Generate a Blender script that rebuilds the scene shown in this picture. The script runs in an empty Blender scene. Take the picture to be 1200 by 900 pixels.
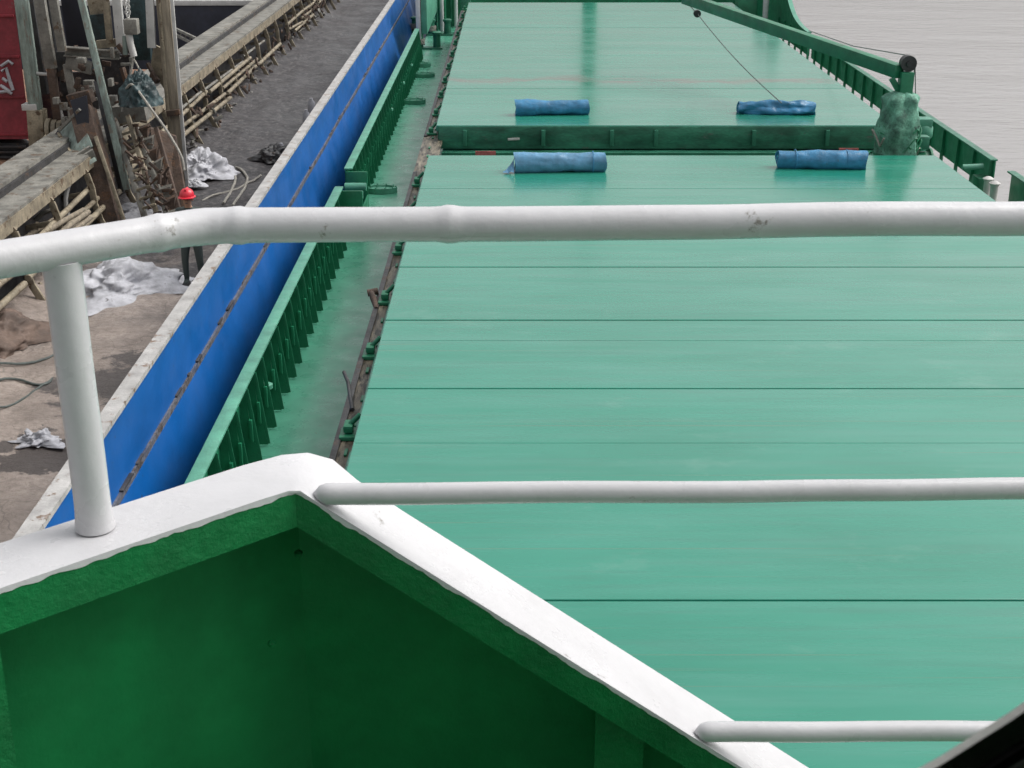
import bpy, bmesh, math, random
from mathutils import Vector, Matrix, noise
random.seed(7)
R = math.radians
S = bpy.context.scene
COL = S.collection

# ------------------------------------------------------------------ camera model
F, TH, ZC = 1670.0, R(21.0), 6.9
CT, ST = math.cos(TH), math.sin(TH)
def ray(px, py):
    x = (px - 600) / F; y = (450 - py) / F
    return Vector((x, CT + y * ST, -ST + y * CT))
def C(px, py, D):                 # point seen at a pixel, at forward distance D
    r = ray(px, py); return Vector((r.x * D / r.y, D, ZC + r.z * D / r.y))
def PZ(px, py, z):                # point seen at a pixel, on a level plane
    r = ray(px, py); t = (z - ZC) / r.z; return Vector((r.x * t, r.y * t, z))
def mpp(D, z=1.0):                # metres per pixel at that distance
    return (D * CT + (ZC - z) * ST) / F

# ------------------------------------------------------------------ materials
def mat(name, col, rough=.5, var=.12, vscale=3.0, rust=0.0, rustcol=(.09,.045,.025), rscale=4.0,
        bump=.15, bscale=40.0, stretch=(1,1,1), metal=0.0, rvar=.12, coat=0.0, world=False, spec=.5, col2=None, emit=None, dirt=0.0):
    m = bpy.data.materials.new(name); m.use_nodes = True
    nt = m.node_tree; N = nt.nodes; L = nt.links
    b = N['Principled BSDF']
    if world: src = N.new('ShaderNodeNewGeometry').outputs['Position']
    else: src = N.new('ShaderNodeTexCoord').outputs['Object']
    mp = N.new('ShaderNodeMapping'); mp.inputs['Scale'].default_value = stretch
    L.new(src, mp.inputs['Vector'])
    def nz(scale, detail=5, rgh=.6):
        n = N.new('ShaderNodeTexNoise'); n.inputs['Scale'].default_value = scale
        n.inputs['Detail'].default_value = detail; n.inputs['Roughness'].default_value = rgh
        L.new(mp.outputs[0], n.inputs['Vector']); return n.outputs['Fac']
    def rng(v, a, b_, lo, hi):
        r = N.new('ShaderNodeMapRange'); r.inputs[1].default_value = a; r.inputs[2].default_value = b_
        r.inputs[3].default_value = lo; r.inputs[4].default_value = hi
        L.new(v, r.inputs[0]); return r.outputs[0]
    def mix(fac, a, c):
        x = N.new('ShaderNodeMix'); x.data_type = 'RGBA'
        if isinstance(fac, float): x.inputs[0].default_value = fac
        else: L.new(fac, x.inputs[0])
        for sock, v in ((x.inputs[6], a), (x.inputs[7], c)):
            if isinstance(v, tuple): sock.default_value = (*v, 1)
            else: L.new(v, sock)
        return x.outputs[2]
    dk = tuple(c * (1 - 2.2 * var) for c in col)
    lt = col2 or tuple(min(1, c * (1 + 1.6 * var) + .01 * var) for c in col)
    c = mix(rng(nz(vscale), .3, .7, 0, 1), dk, lt)
    c = mix(rng(nz(vscale * 9, 3), .35, .75, 0, .5 * min(1, var * 5)), c, dk)
    if dirt: c = mix(rng(nz(vscale * 2.3, 8, .7), .5, .75, 0, dirt), c, (.07,.06,.05))
    ro = rng(nz(vscale * 1.7, 4), .3, .7, max(.03, rough - rvar), min(1, rough + rvar))
    if rust:
        rf = rng(nz(rscale, 9, .72), .66 - .3 * rust, .70 - .26 * rust, 0, 1)
        rc = mix(rng(nz(rscale * 6, 4), .3, .7, 0, 1), rustcol, tuple(x * .35 for x in rustcol))
        c = mix(rf, c, rc)
    L.new(c, b.inputs['Base Color']); L.new(ro, b.inputs['Roughness'])
    b.inputs['Metallic'].default_value = metal
    b.inputs['Specular IOR Level'].default_value = spec
    if coat:
        b.inputs['Coat Weight'].default_value = coat; b.inputs['Coat Roughness'].default_value = .24
    if bump:
        bp = N.new('ShaderNodeBump'); bp.inputs['Strength'].default_value = bump; bp.inputs['Distance'].default_value = .02
        L.new(nz(bscale, 6, .65), bp.inputs['Height']); L.new(bp.outputs[0], b.inputs['Normal'])
    return m

M = {}
M['green_deck'] = mat('wet_green_deck_paint', (.075,.29,.195), .32, .12, 1.6, .05, (.10,.10,.07), 2.2, .05, 14, world=True, rvar=.14, spec=.42, coat=.22)
M['green'] = mat('green_hull_paint', (.014,.165,.082), .40, .16, 2.5, .06, (.05,.04,.03), 3, .2, 18)
M['green_cap'] = mat('pale_green_cap_paint', (.085,.29,.20), .4, .14, 3, .12, (.12,.09,.07), 6, .25, 30)
M['green_mid'] = mat('mid_green_paint', (.03,.17,.105), .38, .2, 2.5, .12, (.06,.045,.035), 4, .2, 20)
M['green_dirty'] = mat('stained_green_paint', (.028,.155,.095), .42, .32, 1.3, .14, (.12,.14,.12), 2.2, .3, 12, stretch=(1,1,2.5))
M['bridge_green'] = mat('bridge_green_paint', (.004,.150,.042), .42, .16, 5, .0, bump=.28, bscale=45, dirt=.06, spec=.35)
M['bridge_inner'] = mat('bridge_inner_green_paint', (.005,.175,.050), .55, .16, 2.2, .0, spec=.3, bump=.12, bscale=30)
M['white'] = mat('white_gloss_paint', (.55,.545,.56), .30, .035, 5, .02, (.36,.34,.31), 14, bump=.09, bscale=24, dirt=.10)
M['white_dirty'] = mat('worn_white_paint', (.47,.46,.44), .5, .08, 5, .14, (.20,.15,.11), 9, .25, 30)
M['ledge'] = mat('rusty_wet_ledge', (.12,.085,.06), .4, .35, 3.0, .5, (.03,.026,.02), 4, .6, 25, col2=(.30,.26,.19), stretch=(4,.7,1))
M['blue'] = mat('blue_hull_paint', (.003,.088,.32), .45, .09, 1.0, .05, (.06,.045,.05), 7, .12, 10, stretch=(1,.6,1), dirt=.12)
M['strake'] = mat('scraped_strake', (.008,.04,.15), .6, .3, 3.2, .50, (.10,.085,.08), 3.2, .7, 20, col2=(.26,.26,.27), stretch=(1,.9,1))
M['gunwale'] = mat('worn_grey_gunwale', (.38,.37,.36), .6, .16, 4, .32, (.25,.17,.12), 5, .4, 24)
M['beam_grey'] = mat('weathered_grey_steel', (.20,.192,.168), .6, .28, 3, .32, (.14,.095,.06), 4, .4, 20)
M['beam_tan'] = mat('weathered_tan_steel', (.26,.22,.155), .65, .28, 3, .34, (.13,.08,.045), 5, .4, 22)
M['rust'] = mat('brown_rust_steel', (.085,.055,.04), .8, .35, 3, .4, (.15,.08,.045), 4, .6, 22)
M['rust_deck'] = mat('orange_rust_plate', (.21,.11,.065), .8, .3, 2, .3, (.10,.06,.045), 3, .5, 20)
M['dark_steel'] = mat('dark_oily_steel', (.035,.034,.036), .5, .35, 3, .3, (.09,.06,.045), 4, .4, 20)
M['pale_green'] = mat('faded_pale_green_steel', (.23,.285,.25), .55, .25, 3, .34, (.23,.20,.16), 4, .3, 20, stretch=(3,3,.6))
M['red'] = mat('faded_red_steel', (.24,.020,.032), .5, .22, 1.6, .14, (.28,.10,.10), 2.5, .2, 15)
M['navy'] = mat('dark_navy_hull', (.016,.018,.032), .45, .3, .6, .15, (.05,.035,.03), 1.2, .15, 6)
M['tarp_blue'] = mat('blue_tarpaulin', (.035,.20,.38), .36, .2, 5, .12, (.10,.16,.24), 7, .5, 14)
M['tarp_blue_pale'] = mat('faded_blue_tarpaulin', (.10,.26,.42), .36, .16, 5, .12, (.05,.09,.16), 7, .4, 12)
M['tarp_white'] = mat('white_plastic_sheet', (.46,.46,.49), .65, .16, 4, .10, (.22,.21,.21), 4, .25, 9, dirt=.35)
M['tarp_net'] = mat('green_net_cover', (.10,.38,.25), .7, .4, 3.2, .18, (.012,.05,.035), 4, .9, 16, col2=(.22,.55,.40))
M['teal'] = mat('dark_teal_tarpaulin', (.016,.042,.046), .5, .4, 4, .1, (.12,.17,.17), 6, .6, 14)
M['rope'] = mat('grey_rope', (.35,.33,.29), .8, .2, 20, bump=.6, bscale=120)
M['wire'] = mat('steel_wire', (.10,.12,.11), .5, .2, 20)
M['black'] = mat('black_rubber', (.012,.012,.013), .5, .2, 20, bump=.1)
M['seal_grey'] = mat('grey_window_trim', (.55,.55,.51), .5, .08, 20, bump=.1)
M['interior'] = mat('wheelhouse_lining', (.30,.29,.27), .6, .05, 3)
M['pink'] = mat('faded_red_mark', (.42,.10,.10), .6, .2, 9)
M['hat'] = mat('red_plastic', (.62,.03,.05), .3, .05, 9, bump=0)
M['skin'] = mat('skin', (.42,.24,.16), .5, .06, 9, bump=.05)
M['cloth_dark'] = mat('dark_green_workwear', (.045,.06,.055), .85, .2, 9, bump=.4)
M['wood'] = mat('weathered_timber', (.28,.235,.175), .8, .25, 2.5, .15, (.11,.08,.05), 3, .5, 14, stretch=(6,6,.5))
M['wood_dark'] = mat('wet_dark_timber', (.07,.06,.052), .7, .3, 3, bump=.5, bscale=20, stretch=(5,5,.6))
M['brown_cover'] = mat('brown_sack_cloth', (.13,.09,.07), .8, .25, 3, bump=.6, bscale=14)

def hatch_mat():
    """wet green hatch paint: streaks across the ship, worn and rusty patches, puddle-smooth areas"""
    m = bpy.data.materials.new('wet_hatch_paint'); m.use_nodes = True
    nt = m.node_tree; N = nt.nodes; L = nt.links; b = N['Principled BSDF']
    g = N.new('ShaderNodeNewGeometry').outputs['Position']
    def mp(s):
        x = N.new('ShaderNodeMapping'); x.inputs['Scale'].default_value = s; L.new(g, x.inputs['Vector']); return x.outputs[0]
    def nz(v, sc, d=5, r=.6):
        n = N.new('ShaderNodeTexNoise'); n.inputs['Scale'].default_value = sc; n.inputs['Detail'].default_value = d
        n.inputs['Roughness'].default_value = r; L.new(v, n.inputs['Vector']); return n.outputs['Fac']
    def rng(v, a, c, lo, hi):
        r = N.new('ShaderNodeMapRange'); r.inputs[1].default_value = a; r.inputs[2].default_value = c
        r.inputs[3].default_value = lo; r.inputs[4].default_value = hi; L.new(v, r.inputs[0]); return r.outputs[0]
    def mix(fac, a, c):
        x = N.new('ShaderNodeMix'); x.data_type = 'RGBA'; L.new(fac, x.inputs[0])
        for sock, v in ((x.inputs[6], a), (x.inputs[7], c)):
            if isinstance(v, tuple): sock.default_value = (*v, 1)
            else: L.new(v, sock)
        return x.outputs[2]
    st = mp((.16, 1.6, 1)); br = mp((.35, .7, 1)); fine = mp((.5, 7, 1))
    c = mix(rng(nz(br, .9), .3, .7, 0, 1), (.007,.180,.116), (.017,.222,.150))
    c = mix(rng(nz(st, 2.2, 6), .45, .75, 0, .55), c, (.060,.235,.180))
    c = mix(rng(nz(fine, 1.3, 5), .52, .8, 0, .5), c, (.030,.140,.105))
    lines = mp((.13, 26, 1))
    c = mix(rng(nz(lines, 1.0, 3, .5), .66, .70, 0, .5), c, (.10,.15,.10))
    c = mix(rng(nz(mp((.7,1.1,1)), 1.1, 7, .7), .60, .72, 0, .35), c, (.11,.27,.21))
    # two worn, brownish bands where water stands on the forward cover
    sp = N.new('ShaderNodeSeparateXYZ'); L.new(g, sp.inputs[0])
    w = N.new('ShaderNodeMath'); w.operation = 'ADD'; L.new(sp.outputs['Y'], w.inputs[0])
    off = rng(nz(mp((.6, .6, 1)), .9, 4), .3, .7, -.7, .7); L.new(off, w.inputs[1])
    band = rng(w.outputs[0], 34.4, 34.75, 0, 1); band2 = rng(w.outputs[0], 34.95, 35.5, 1, 0)
    mm = N.new('ShaderNodeMath'); mm.operation = 'MULTIPLY'; L.new(band, mm.inputs[0]); L.new(band2, mm.inputs[1])
    mk = N.new('ShaderNodeMath'); mk.operation = 'MULTIPLY'; L.new(mm.outputs[0], mk.inputs[0])
    L.new(rng(nz(mp((.5, 2.2, 1)), 1.2, 6), .36, .5, .0, .95), mk.inputs[1])
    c = mix(mk.outputs[0], c, (.10,.125,.095))
    L.new(c, b.inputs['Base Color'])
    ro = N.new('ShaderNodeMath'); ro.operation = 'ADD'
    L.new(rng(nz(st, .9, 5), .35, .65, .15, .30), ro.inputs[0]); L.new(rng(nz(fine, 2.0), .4, .7, 0, .10), ro.inputs[1])
    L.new(ro.outputs[0], b.inputs['Roughness'])
    bp = N.new('ShaderNodeBump'); bp.inputs['Strength'].default_value = .045; bp.inputs['Distance'].default_value = .02
    b.inputs['Coat Weight'].default_value = .42; b.inputs['Coat Roughness'].default_value = .15; b.inputs['Coat IOR'].default_value = 1.36
    L.new(nz(mp((.5, 2.0, 1)), 2.2, 4), bp.inputs['Height']); L.new(bp.outputs[0], b.inputs['Normal'])
    return m
M['hatch'] = hatch_mat()

def floor_mat():
    """barge floor: dry grey-brown sand crust aft, black wet cargo residue forward, one dark wet stain"""
    m = bpy.data.materials.new('sand_and_coal_residue'); m.use_nodes = True
    nt = m.node_tree; N = nt.nodes; L = nt.links; b = N['Principled BSDF']
    g = N.new('ShaderNodeNewGeometry').outputs['Position']
    def nz(sc, d=6, r=.65, v=None):
        n = N.new('ShaderNodeTexNoise'); n.inputs['Scale'].default_value = sc; n.inputs['Detail'].default_value = d
        n.inputs['Roughness'].default_value = r; L.new(v or g, n.inputs['Vector']); return n.outputs['Fac']
    def rng(v, a, c, lo, hi):
        r = N.new('ShaderNodeMapRange'); r.inputs[1].default_value = a; r.inputs[2].default_value = c
        r.inputs[3].default_value = lo; r.inputs[4].default_value = hi; L.new(v, r.inputs[0]); return r.outputs[0]
    def mix(fac, a, c):
        x = N.new('ShaderNodeMix'); x.data_type = 'RGBA'; L.new(fac, x.inputs[0])
        for sock, v in ((x.inputs[6], a), (x.inputs[7], c)):
            if isinstance(v, tuple): sock.default_value = (*v, 1)
            else: L.new(v, sock)
        return x.outputs[2]
    def add(a, c, op='ADD'):
        x = N.new('ShaderNodeMath'); x.operation = op
        for s, v in ((x.inputs[0], a), (x.inputs[1], c)):
            if isinstance(v, (int, float)): s.default_value = v
            else: L.new(v, s)
        return x.outputs[0]
    sand = mix(rng(nz(1.1), .3, .7, 0, 1), (.22,.18,.155), (.42,.35,.305))
    sand = mix(rng(nz(9, 6), .4, .75, 0, .7), sand, (.15,.12,.10))
    vor = N.new('ShaderNodeTexVoronoi'); vor.feature = 'DISTANCE_TO_EDGE'; vor.inputs['Scale'].default_value = .75
    wv = N.new('ShaderNodeVectorMath'); wv.operation = 'ADD'; L.new(g, wv.inputs[0])
    nn = N.new('ShaderNodeTexNoise'); nn.inputs['Scale'].default_value = 1.2; L.new(g, nn.inputs['Vector']); L.new(nn.outputs['Color'], wv.inputs[1])
    L.new(wv.outputs[0], vor.inputs['Vector'])
    sand = mix(rng(vor.outputs['Distance'], .0, .010, .45, 0), sand, (.06,.05,.045))
    coal = mix(rng(nz(2.2), .3, .7, 0, 1), (.016,.015,.017), (.062,.056,.058))
    coal = mix(rng(nz(7, 6), .50, .72, 0, .9), coal, (.17,.155,.15))
    sp = N.new('ShaderNodeSeparateXYZ'); L.new(g, sp.inputs[0])
    wy = add(sp.outputs['Y'], rng(nz(.35, 5), .3, .7, -5, 5))
    c = mix(rng(wy, 21.5, 27.5, 0, 1), sand, coal)
    st = PZ(58, 530, -.6)
    vd = N.new('ShaderNodeVectorMath'); vd.operation = 'DISTANCE'; L.new(g, vd.inputs[0]); vd.inputs[1].default_value = st
    dist = add(vd.outputs['Value'], rng(nz(1.6, 6), .3, .7, -.75, .75))
    c = mix(rng(dist, .62, .75, .9, 0), c, (.055,.045,.042))
    vd2 = N.new('ShaderNodeVectorMath'); vd2.operation = 'DISTANCE'; L.new(g, vd2.inputs[0]); vd2.inputs[1].default_value = PZ(150, 445, -.6)
    c = mix(rng(add(vd2.outputs['Value'], rng(nz(1.3, 6), .3, .7, -.9, .9)), .75, .95, .85, 0), c, (.06,.052,.05))
    L.new(c, b.inputs['Base Color'])
    L.new(rng(nz(.8), .3, .7, .25, .75), b.inputs['Roughness'])
    bp = N.new('ShaderNodeBump'); bp.inputs['Strength'].default_value = .7; bp.inputs['Distance'].default_value = .10
    L.new(nz(4, 8, .72), bp.inputs['Height']); L.new(bp.outputs[0], b.inputs['Normal'])
    return m
M['floor'] = floor_mat()

def water_mat():
    m = bpy.data.materials.new('silty_river_water'); m.use_nodes = True
    nt = m.node_tree; N = nt.nodes; L = nt.links; b = N['Principled BSDF']
    g = N.new('ShaderNodeNewGeometry').outputs['Position']
    def nz(s, sc, d, r=.55):
        x = N.new('ShaderNodeMapping'); x.inputs['Scale'].default_value = s; x.inputs['Rotation'].default_value = (0,0,R(14)); L.new(g, x.inputs['Vector'])
        n = N.new('ShaderNodeTexNoise'); n.inputs['Scale'].default_value = sc; n.inputs['Detail'].default_value = d
        n.inputs['Roughness'].default_value = r; L.new(x.outputs[0], n.inputs['Vector']); return n.outputs['Fac']
    mx = N.new('ShaderNodeMix'); mx.data_type = 'RGBA'
    L.new(nz((.03,.10,1), 1, 7, .7), mx.inputs[0])
    mx.inputs[6].default_value = (.262,.247,.246,1); mx.inputs[7].default_value = (.320,.306,.305,1)
    L.new(mx.outputs[2], b.inputs['Base Color'])
    b.inputs['Roughness'].default_value = .16; b.inputs['IOR'].default_value = 1.33
    ad = N.new('ShaderNodeMath'); ad.operation = 'MULTIPLY_ADD'; ad.inputs[1].default_value = .35
    L.new(nz((.7,1.3,1), 1.6, 6, .62), ad.inputs[0]); L.new(nz((.30,.62,1), .55, 5), ad.inputs[2])
    bp = N.new('ShaderNodeBump'); bp.inputs['Strength'].default_value = .35; bp.inputs['Distance'].default_value = .25
    L.new(ad.outputs[0], bp.inputs['Height']); L.new(bp.outputs[0], b.inputs['Normal'])
    return m
M['water'] = water_mat()

# ------------------------------------------------------------------ mesh helpers
class MB:
    def __init__(s): s.bm = bmesh.new(); s.round = False
    def box(s, lo, hi, bev=0.0, mat4=None):
        lo, hi = Vector(lo), Vector(hi); c = (lo + hi) / 2; d = hi - lo
        r = bmesh.ops.create_cube(s.bm, size=1)
        vs = r['verts']
        for v in vs: v.co = Vector((v.co.x * d.x, v.co.y * d.y, v.co.z * d.z)) + c
        if bev:
            es = list({e for v in vs for e in v.link_edges})
            rr = bmesh.ops.bevel(s.bm, geom=es, offset=min(bev, .45 * min(d)), segments=2, affect='EDGES', profile=.6)
            vs = list({v for f_ in rr['faces'] for v in f_.verts} | {v for v in vs if v.is_valid})
        if mat4:
            for v in vs: v.co = mat4 @ v.co
        return s
    def bar(s, a, b, w, h, up=(0,0,1), bev=0.004):
        a, b = Vector(a), Vector(b); d = b - a; l = d.length
        y = d.normalized(); x = y.cross(Vector(up))
        if x.length < 1e-4: x = y.cross(Vector((0,1,0)))
        x.normalize(); z = x.cross(y)
        m = Matrix((( x.x, y.x, z.x, a.x), (x.y, y.y, z.y, a.y), (x.z, y.z, z.z, a.z), (0,0,0,1)))
        s.box((-w/2, 0, -h/2), (w/2, l, h/2), bev, m); return s
    def ibeam(s, a, b, w, h, t=None, up=(0,0,1)):
        a, b = Vector(a), Vector(b); t = t or w * .12
        y = (b - a).normalized(); x = y.cross(Vector(up))
        if x.length < 1e-4: x = y.cross(Vector((0,1,0)))
        x.normalize(); z = x.cross(y)
        s.bar(a + z * (h/2 - t/2), b + z * (h/2 - t/2), w, t, up, .002)
        s.bar(a - z * (h/2 - t/2), b - z * (h/2 - t/2), w, t, up, .002)
        s.bar(a, b, t, h - 2 * t - .002, up, .001); return s
    def tube(s, pts, r, n=12, cap=True, jitter=0.0):
        s.round = True
        pts = [Vector(p) for p in pts]; rings = []
        rs = r if isinstance(r, (list, tuple)) else [r] * len(pts)
        prev = None
        for i, p in enumerate(pts):
            t = (pts[min(i+1, len(pts)-1)] - pts[max(i-1, 0)]).normalized()
            if prev is None:
                u = t.cross(Vector((0,0,1)))
                if u.length < 1e-3: u = t.cross(Vector((1,0,0)))
            else: u = prev - t * prev.dot(t)
            u.normalize(); prev = u; w = t.cross(u)
            rings.append([s.bm.verts.new(p + (u * math.cos(2*math.pi*k/n) + w * math.sin(2*math.pi*k/n)) * rs[i] *
                          (1 + jitter * noise.noise(p * 9 + Vector((k * 3.1, 0, 0))))) for k in range(n)])
        for a, b in zip(rings, rings[1:]):
            for k in range(n): s.bm.faces.new((a[k], a[(k+1)%n], b[(k+1)%n], b[k]))
        if cap:
            s.bm.faces.new(rings[0][::-1]); s.bm.faces.new(rings[-1])
        return s
    def prism(s, pts, off):
        off = Vector(off); a = [s.bm.verts.new(Vector(p)) for p in pts]; b = [s.bm.verts.new(Vector(p) + off) for p in pts]
        s.bm.faces.new(a[::-1]); s.bm.faces.new(b); n = len(pts)
        for i in range(n): s.bm.faces.new((a[i], a[(i+1)%n], b[(i+1)%n], b[i]))
        return s
    def lathe(s, c, prof, n=20, fn=None):
        s.round = True
        c = Vector(c); rings = []
        for (r, h) in prof:
            ring = []
            for k in range(n):
                a = 2 * math.pi * k / n; rr = r * (fn(a, h) if fn else 1)
                ring.append(s.bm.verts.new(c + Vector((math.cos(a) * rr, math.sin(a) * rr, h))))
            rings.append(ring)
        for a, b in zip(rings, rings[1:]):
            for k in range(n): s.bm.faces.new((a[k], a[(k+1)%n], b[(k+1)%n], b[k]))
        s.bm.faces.new(rings[0][::-1]); s.bm.faces.new(rings[-1]); return s
    def ring(s, inner, outer, off):
        off = Vector(off); n = len(inner)
        I = [s.bm.verts.new(Vector(p)) for p in inner]; O = [s.bm.verts.new(Vector(p)) for p in outer]
        I2 = [s.bm.verts.new(Vector(p) + off) for p in inner]; O2 = [s.bm.verts.new(Vector(p) + off) for p in outer]
        for i in range(n):
            j = (i + 1) % n
            for q in ((I[i], I[j], O[j], O[i]), (I2[j], I2[i], O2[i], O2[j]), (I[j], I[i], I2[i], I2[j]), (O[i], O[j], O2[j], O2[i])):
                s.bm.faces.new(q)
        return s
    def grid(s, nx, ny, fn):
        s.round = True
        g = [[s.bm.verts.new(Vector(fn(i / nx, j / ny))) for j in range(ny + 1)] for i in range(nx + 1)]
        for i in range(nx):
            for j in range(ny): s.bm.faces.new((g[i][j], g[i+1][j], g[i+1][j+1], g[i][j+1]))
        return s
    def build(s, name, m, parent=None, base=None, smooth=True):
        bmesh.ops.recalc_face_normals(s.bm, faces=s.bm.faces)
        vs = [v.co for v in s.bm.verts]
        if parent is not None: org = world_loc(parent)
        elif base is not None: org = Vector(base)
        else:
            org = Vector(((min(v.x for v in vs) + max(v.x for v in vs)) / 2, (min(v.y for v in vs) + max(v.y for v in vs)) / 2, min(v.z for v in vs)))
        for v in s.bm.verts: v.co -= org
        me = bpy.data.meshes.new(name); s.bm.to_mesh(me); s.bm.free()
        if smooth:
            me.polygons.foreach_set('use_smooth', [True] * len(me.polygons)); me.set_sharp_from_angle(angle=R(46 if s.round or name in ('sheet', 'cap_rail') else 24))
        me.materials.append(M[m] if isinstance(m, str) else m)
        o = bpy.data.objects.new(name, me); COL.objects.link(o)
        if parent is not None: o.parent = parent
        else: o.location = org
        return o
def world_loc(o):
    v = Vector(o.location); p = o.parent
    while p is not None: v += Vector(p.location); p = p.parent
    return v
def tag(o, label=None, cat=None, group=None, kind=None):
    if label: o['label'] = label
    if cat: o['category'] = cat
    if group: o['group'] = group
    if kind: o['kind'] = kind
    return o
def thing(name, label, cat, loc, group=None):
    o = bpy.data.objects.new(name, None); COL.objects.link(o); o.location = Vector(loc); o.empty_display_size = .2
    return tag(o, label, cat, group)
def dup(o, shift, parent=None):
    c = o.copy(); COL.objects.link(c); c.location = Vector(o.location) + Vector(shift)
    if parent is not None: c.parent = parent
    for ch in [x for x in bpy.data.objects if x.parent == o and x is not c]:
        d = ch.copy(); COL.objects.link(d); d.parent = c
    return c
def fbm(p, o=4): return noise.fractal(Vector(p), 1.0, 2.0, o)

# ------------------------------------------------------------------ setting: water
tag(MB().grid(1, 1, lambda u, v: ((u - .5) * 5000, -1200 + v * 5000, -2.3)).build('water', 'water'),
    'pale silty grey river water with small ripples', 'water', kind='structure')

# ------------------------------------------------------------------ the cargo ship
XP, XS = -3.17, 9.43                      # bulwark planes
HX0, HX1, HZ = -1.545, 7.83, 1.40         # hatch edges and top
ship = thing('cargo_ship', 'green cargo ship with wet green deck seen from its bridge', 'ship', (3.13, 20, -2.3))
XPo, XSo = XP - .03, XS + .03
plan = [(XPo, -24), (XSo, -24), (XSo, 58), (8.6, 64), (6.2, 70), (3.13, 73), (0.1, 70), (-2.3, 64), (XPo, 58)]
MB().prism([(x, y, -2.8) for x, y in plan], (0,0,2.79)).build('hull', 'green', ship, smooth=False)
mb = MB(); mb.prism([(x * 1.0, y, -.008) for x, y in [(XP+.02,-24),(XS-.02,-24),(XS-.02,58),(8.5,63.5),(6.1,69.5),(3.13,72.4),(.15,69.5),(-2.2,63.5),(XP+.02,58)]], (0,0,.008))
mb.build('main_deck', 'green_deck', ship, smooth=False)
# coaming round both holds, with a wide outer ledge carrying clamps and a pipe
def coaming(y0, y1):
    t = .05
    m = MB()
    m.box((HX0+.12, y0, .003), (HX0+.12+t, y1, 1.098)); m.box((HX1-.12-t, y0, .003), (HX1-.12, y1, 1.098))
    m.box((HX0+.12+t+.002, y0+.02, .003), (HX1-.12-t-.002, y0+.07, 1.096)); m.box((HX0+.12+t+.002, y1-.07, .003), (HX1-.12-t-.002, y1-.02, 1.096))
    m.build('hatch_coaming', 'green', ship)
    MB().box((-1.83, y0-.1, 1.07), (HX0+.118, y1+.1, 1.10), .006).build('coaming_ledge', 'ledge', ship)
    MB().box((HX1-.118, y0-.1, 1.07), (HX1+.25, y1+.1, 1.10), .006).build('coaming_ledge', 'green', ship)
coaming(4.0, 26.1); coaming(29.3, 52.3)
MB().box((-1.83, 26.21, 1.07), (HX0+.118, 29.19, 1.098), .006).build('coaming_ledge', 'ledge', ship)
# ledges seen in the gap between the two covers
MB().box((HX0+.12, 28.55, .86), (HX1-.12, 29.29, .90), .008).build('gap_platform', 'green_mid', ship)
MB().box((HX0+.12, 28.5, .45), (HX1-.12, 28.545, .86), .004).build('gap_plate', 'green', ship)
MB().box((HX0+.12, 26.2, .33), (HX1-.12, 28.49, .36), .004).build('gap_floor', 'green', ship)
MB().bar((HX0+.12, 28.52, .93), (HX1-.12, 28.52, .93), .05, .06).build('gap_rail', 'green_mid', ship)
# ledge pipe and clamps
for (y0, y1) in ((5, 10.2), (10.5, 13.1), (13.6, 18.0), (18.4, 23.4), (23.7, 26.0), (30, 35), (35.4, 42), (42.5, 52)):
    MB().tube([(-1.615, y0 + (y1-y0)*k/8, 1.135 + .004*math.sin(k*2.1)) for k in range(9)], .017, 8).build('ledge_pipe', 'green_cap', ship)
cl = MB()
cl.box((-1.78, 9.0, 1.101), (-1.57, 9.28, 1.15), .015).box((-1.74, 9.07, 1.16), (-1.64, 9.27, 1.24), .02).tube([(-1.70,9.17,1.2),(-1.57,9.17,1.33)], .028, 8)
clamp = cl.build('hatch_clamp', 'green', ship)
for k in range(1, 20):
    y = 9.0 + 2.28 * k
    if 25.6 < y < 29: continue
    dup(clamp, (0, 2.28 * k + random.uniform(-.15, .15), 0), ship)
MB().box((-1.826, 4.2, 1.101), (-1.755, 26.0, 1.128), .01).build('rubber_strip', 'dark_steel', ship); MB().box((-1.826, 29.4, 1.101), (-1.755, 52.2, 1.128), .01).build('rubber_strip', 'dark_steel', ship)
small = MB().box((-1.70, 8.0, 1.101), (-1.665, 8.16, 1.125), .008).build('ledge_lug', 'green', ship)
for k in range(1, 52):
    dup(small, (random.uniform(0, .06), .84 * k + random.uniform(-.2, .2), 0), ship)
# pins and levers sticking out over the side deck
a = C(410, 466, 11.6); MB().tube([PZ(413, 480, 1.12), PZ(410, 462, 1.13), PZ(408, 448, 1.14), PZ(403, 436, 1.17)], .022, 8).build('clamp_lever', 'dark_steel', ship)
p = PZ(436, 346, 1.12); MB().tube([PZ(441, 362, 1.12), PZ(438, 350, 1.14), PZ(435, 343, 1.18)], [.03, .05, .035], 8).tube([p + Vector((-.06,0,.03)), p + Vector((.08,.03,.05))], .05, 8).build('valve_wheel', 'rust', ship)
# port bulwark with its cap and stays
def bulwark(x, inward, y0, y1, ztop, zbot, capm, capw):
    MB().box((x - .012, y0, zbot), (x + .012, y1, ztop - .02)).build('bulwark_plate', 'green', ship)
    lo, hi = (x - .03, x + capw) if inward > 0 else (x - capw, x + .03)
    MB().box((lo, y0, ztop - .02), (hi, y1, ztop + .012), .008).build('bulwark_cap', capm, ship)
bulwark(XP, 1, 4, 25.3, 1.0, .004, 'green_cap', .125)
bulwark(XP, 1, 26.8, 48.0, 1.0, .004, 'green_cap', .125)
MB().box((XP-.012, 25.3, .004), (XP+.012, 26.8, .60)).build('bulwark_plate', 'green', ship)
st = MB().prism([(XP+.013, 6, .975), (XP+.09, 6, .975), (XP+.11, 6, .62), (XP+.21, 6, .02), (XP+.013, 6, .02)], (0, .014, 0))
st.box((XP+.11, 5.96, .30), (XP+.15, 6.06, .58), .006)
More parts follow.
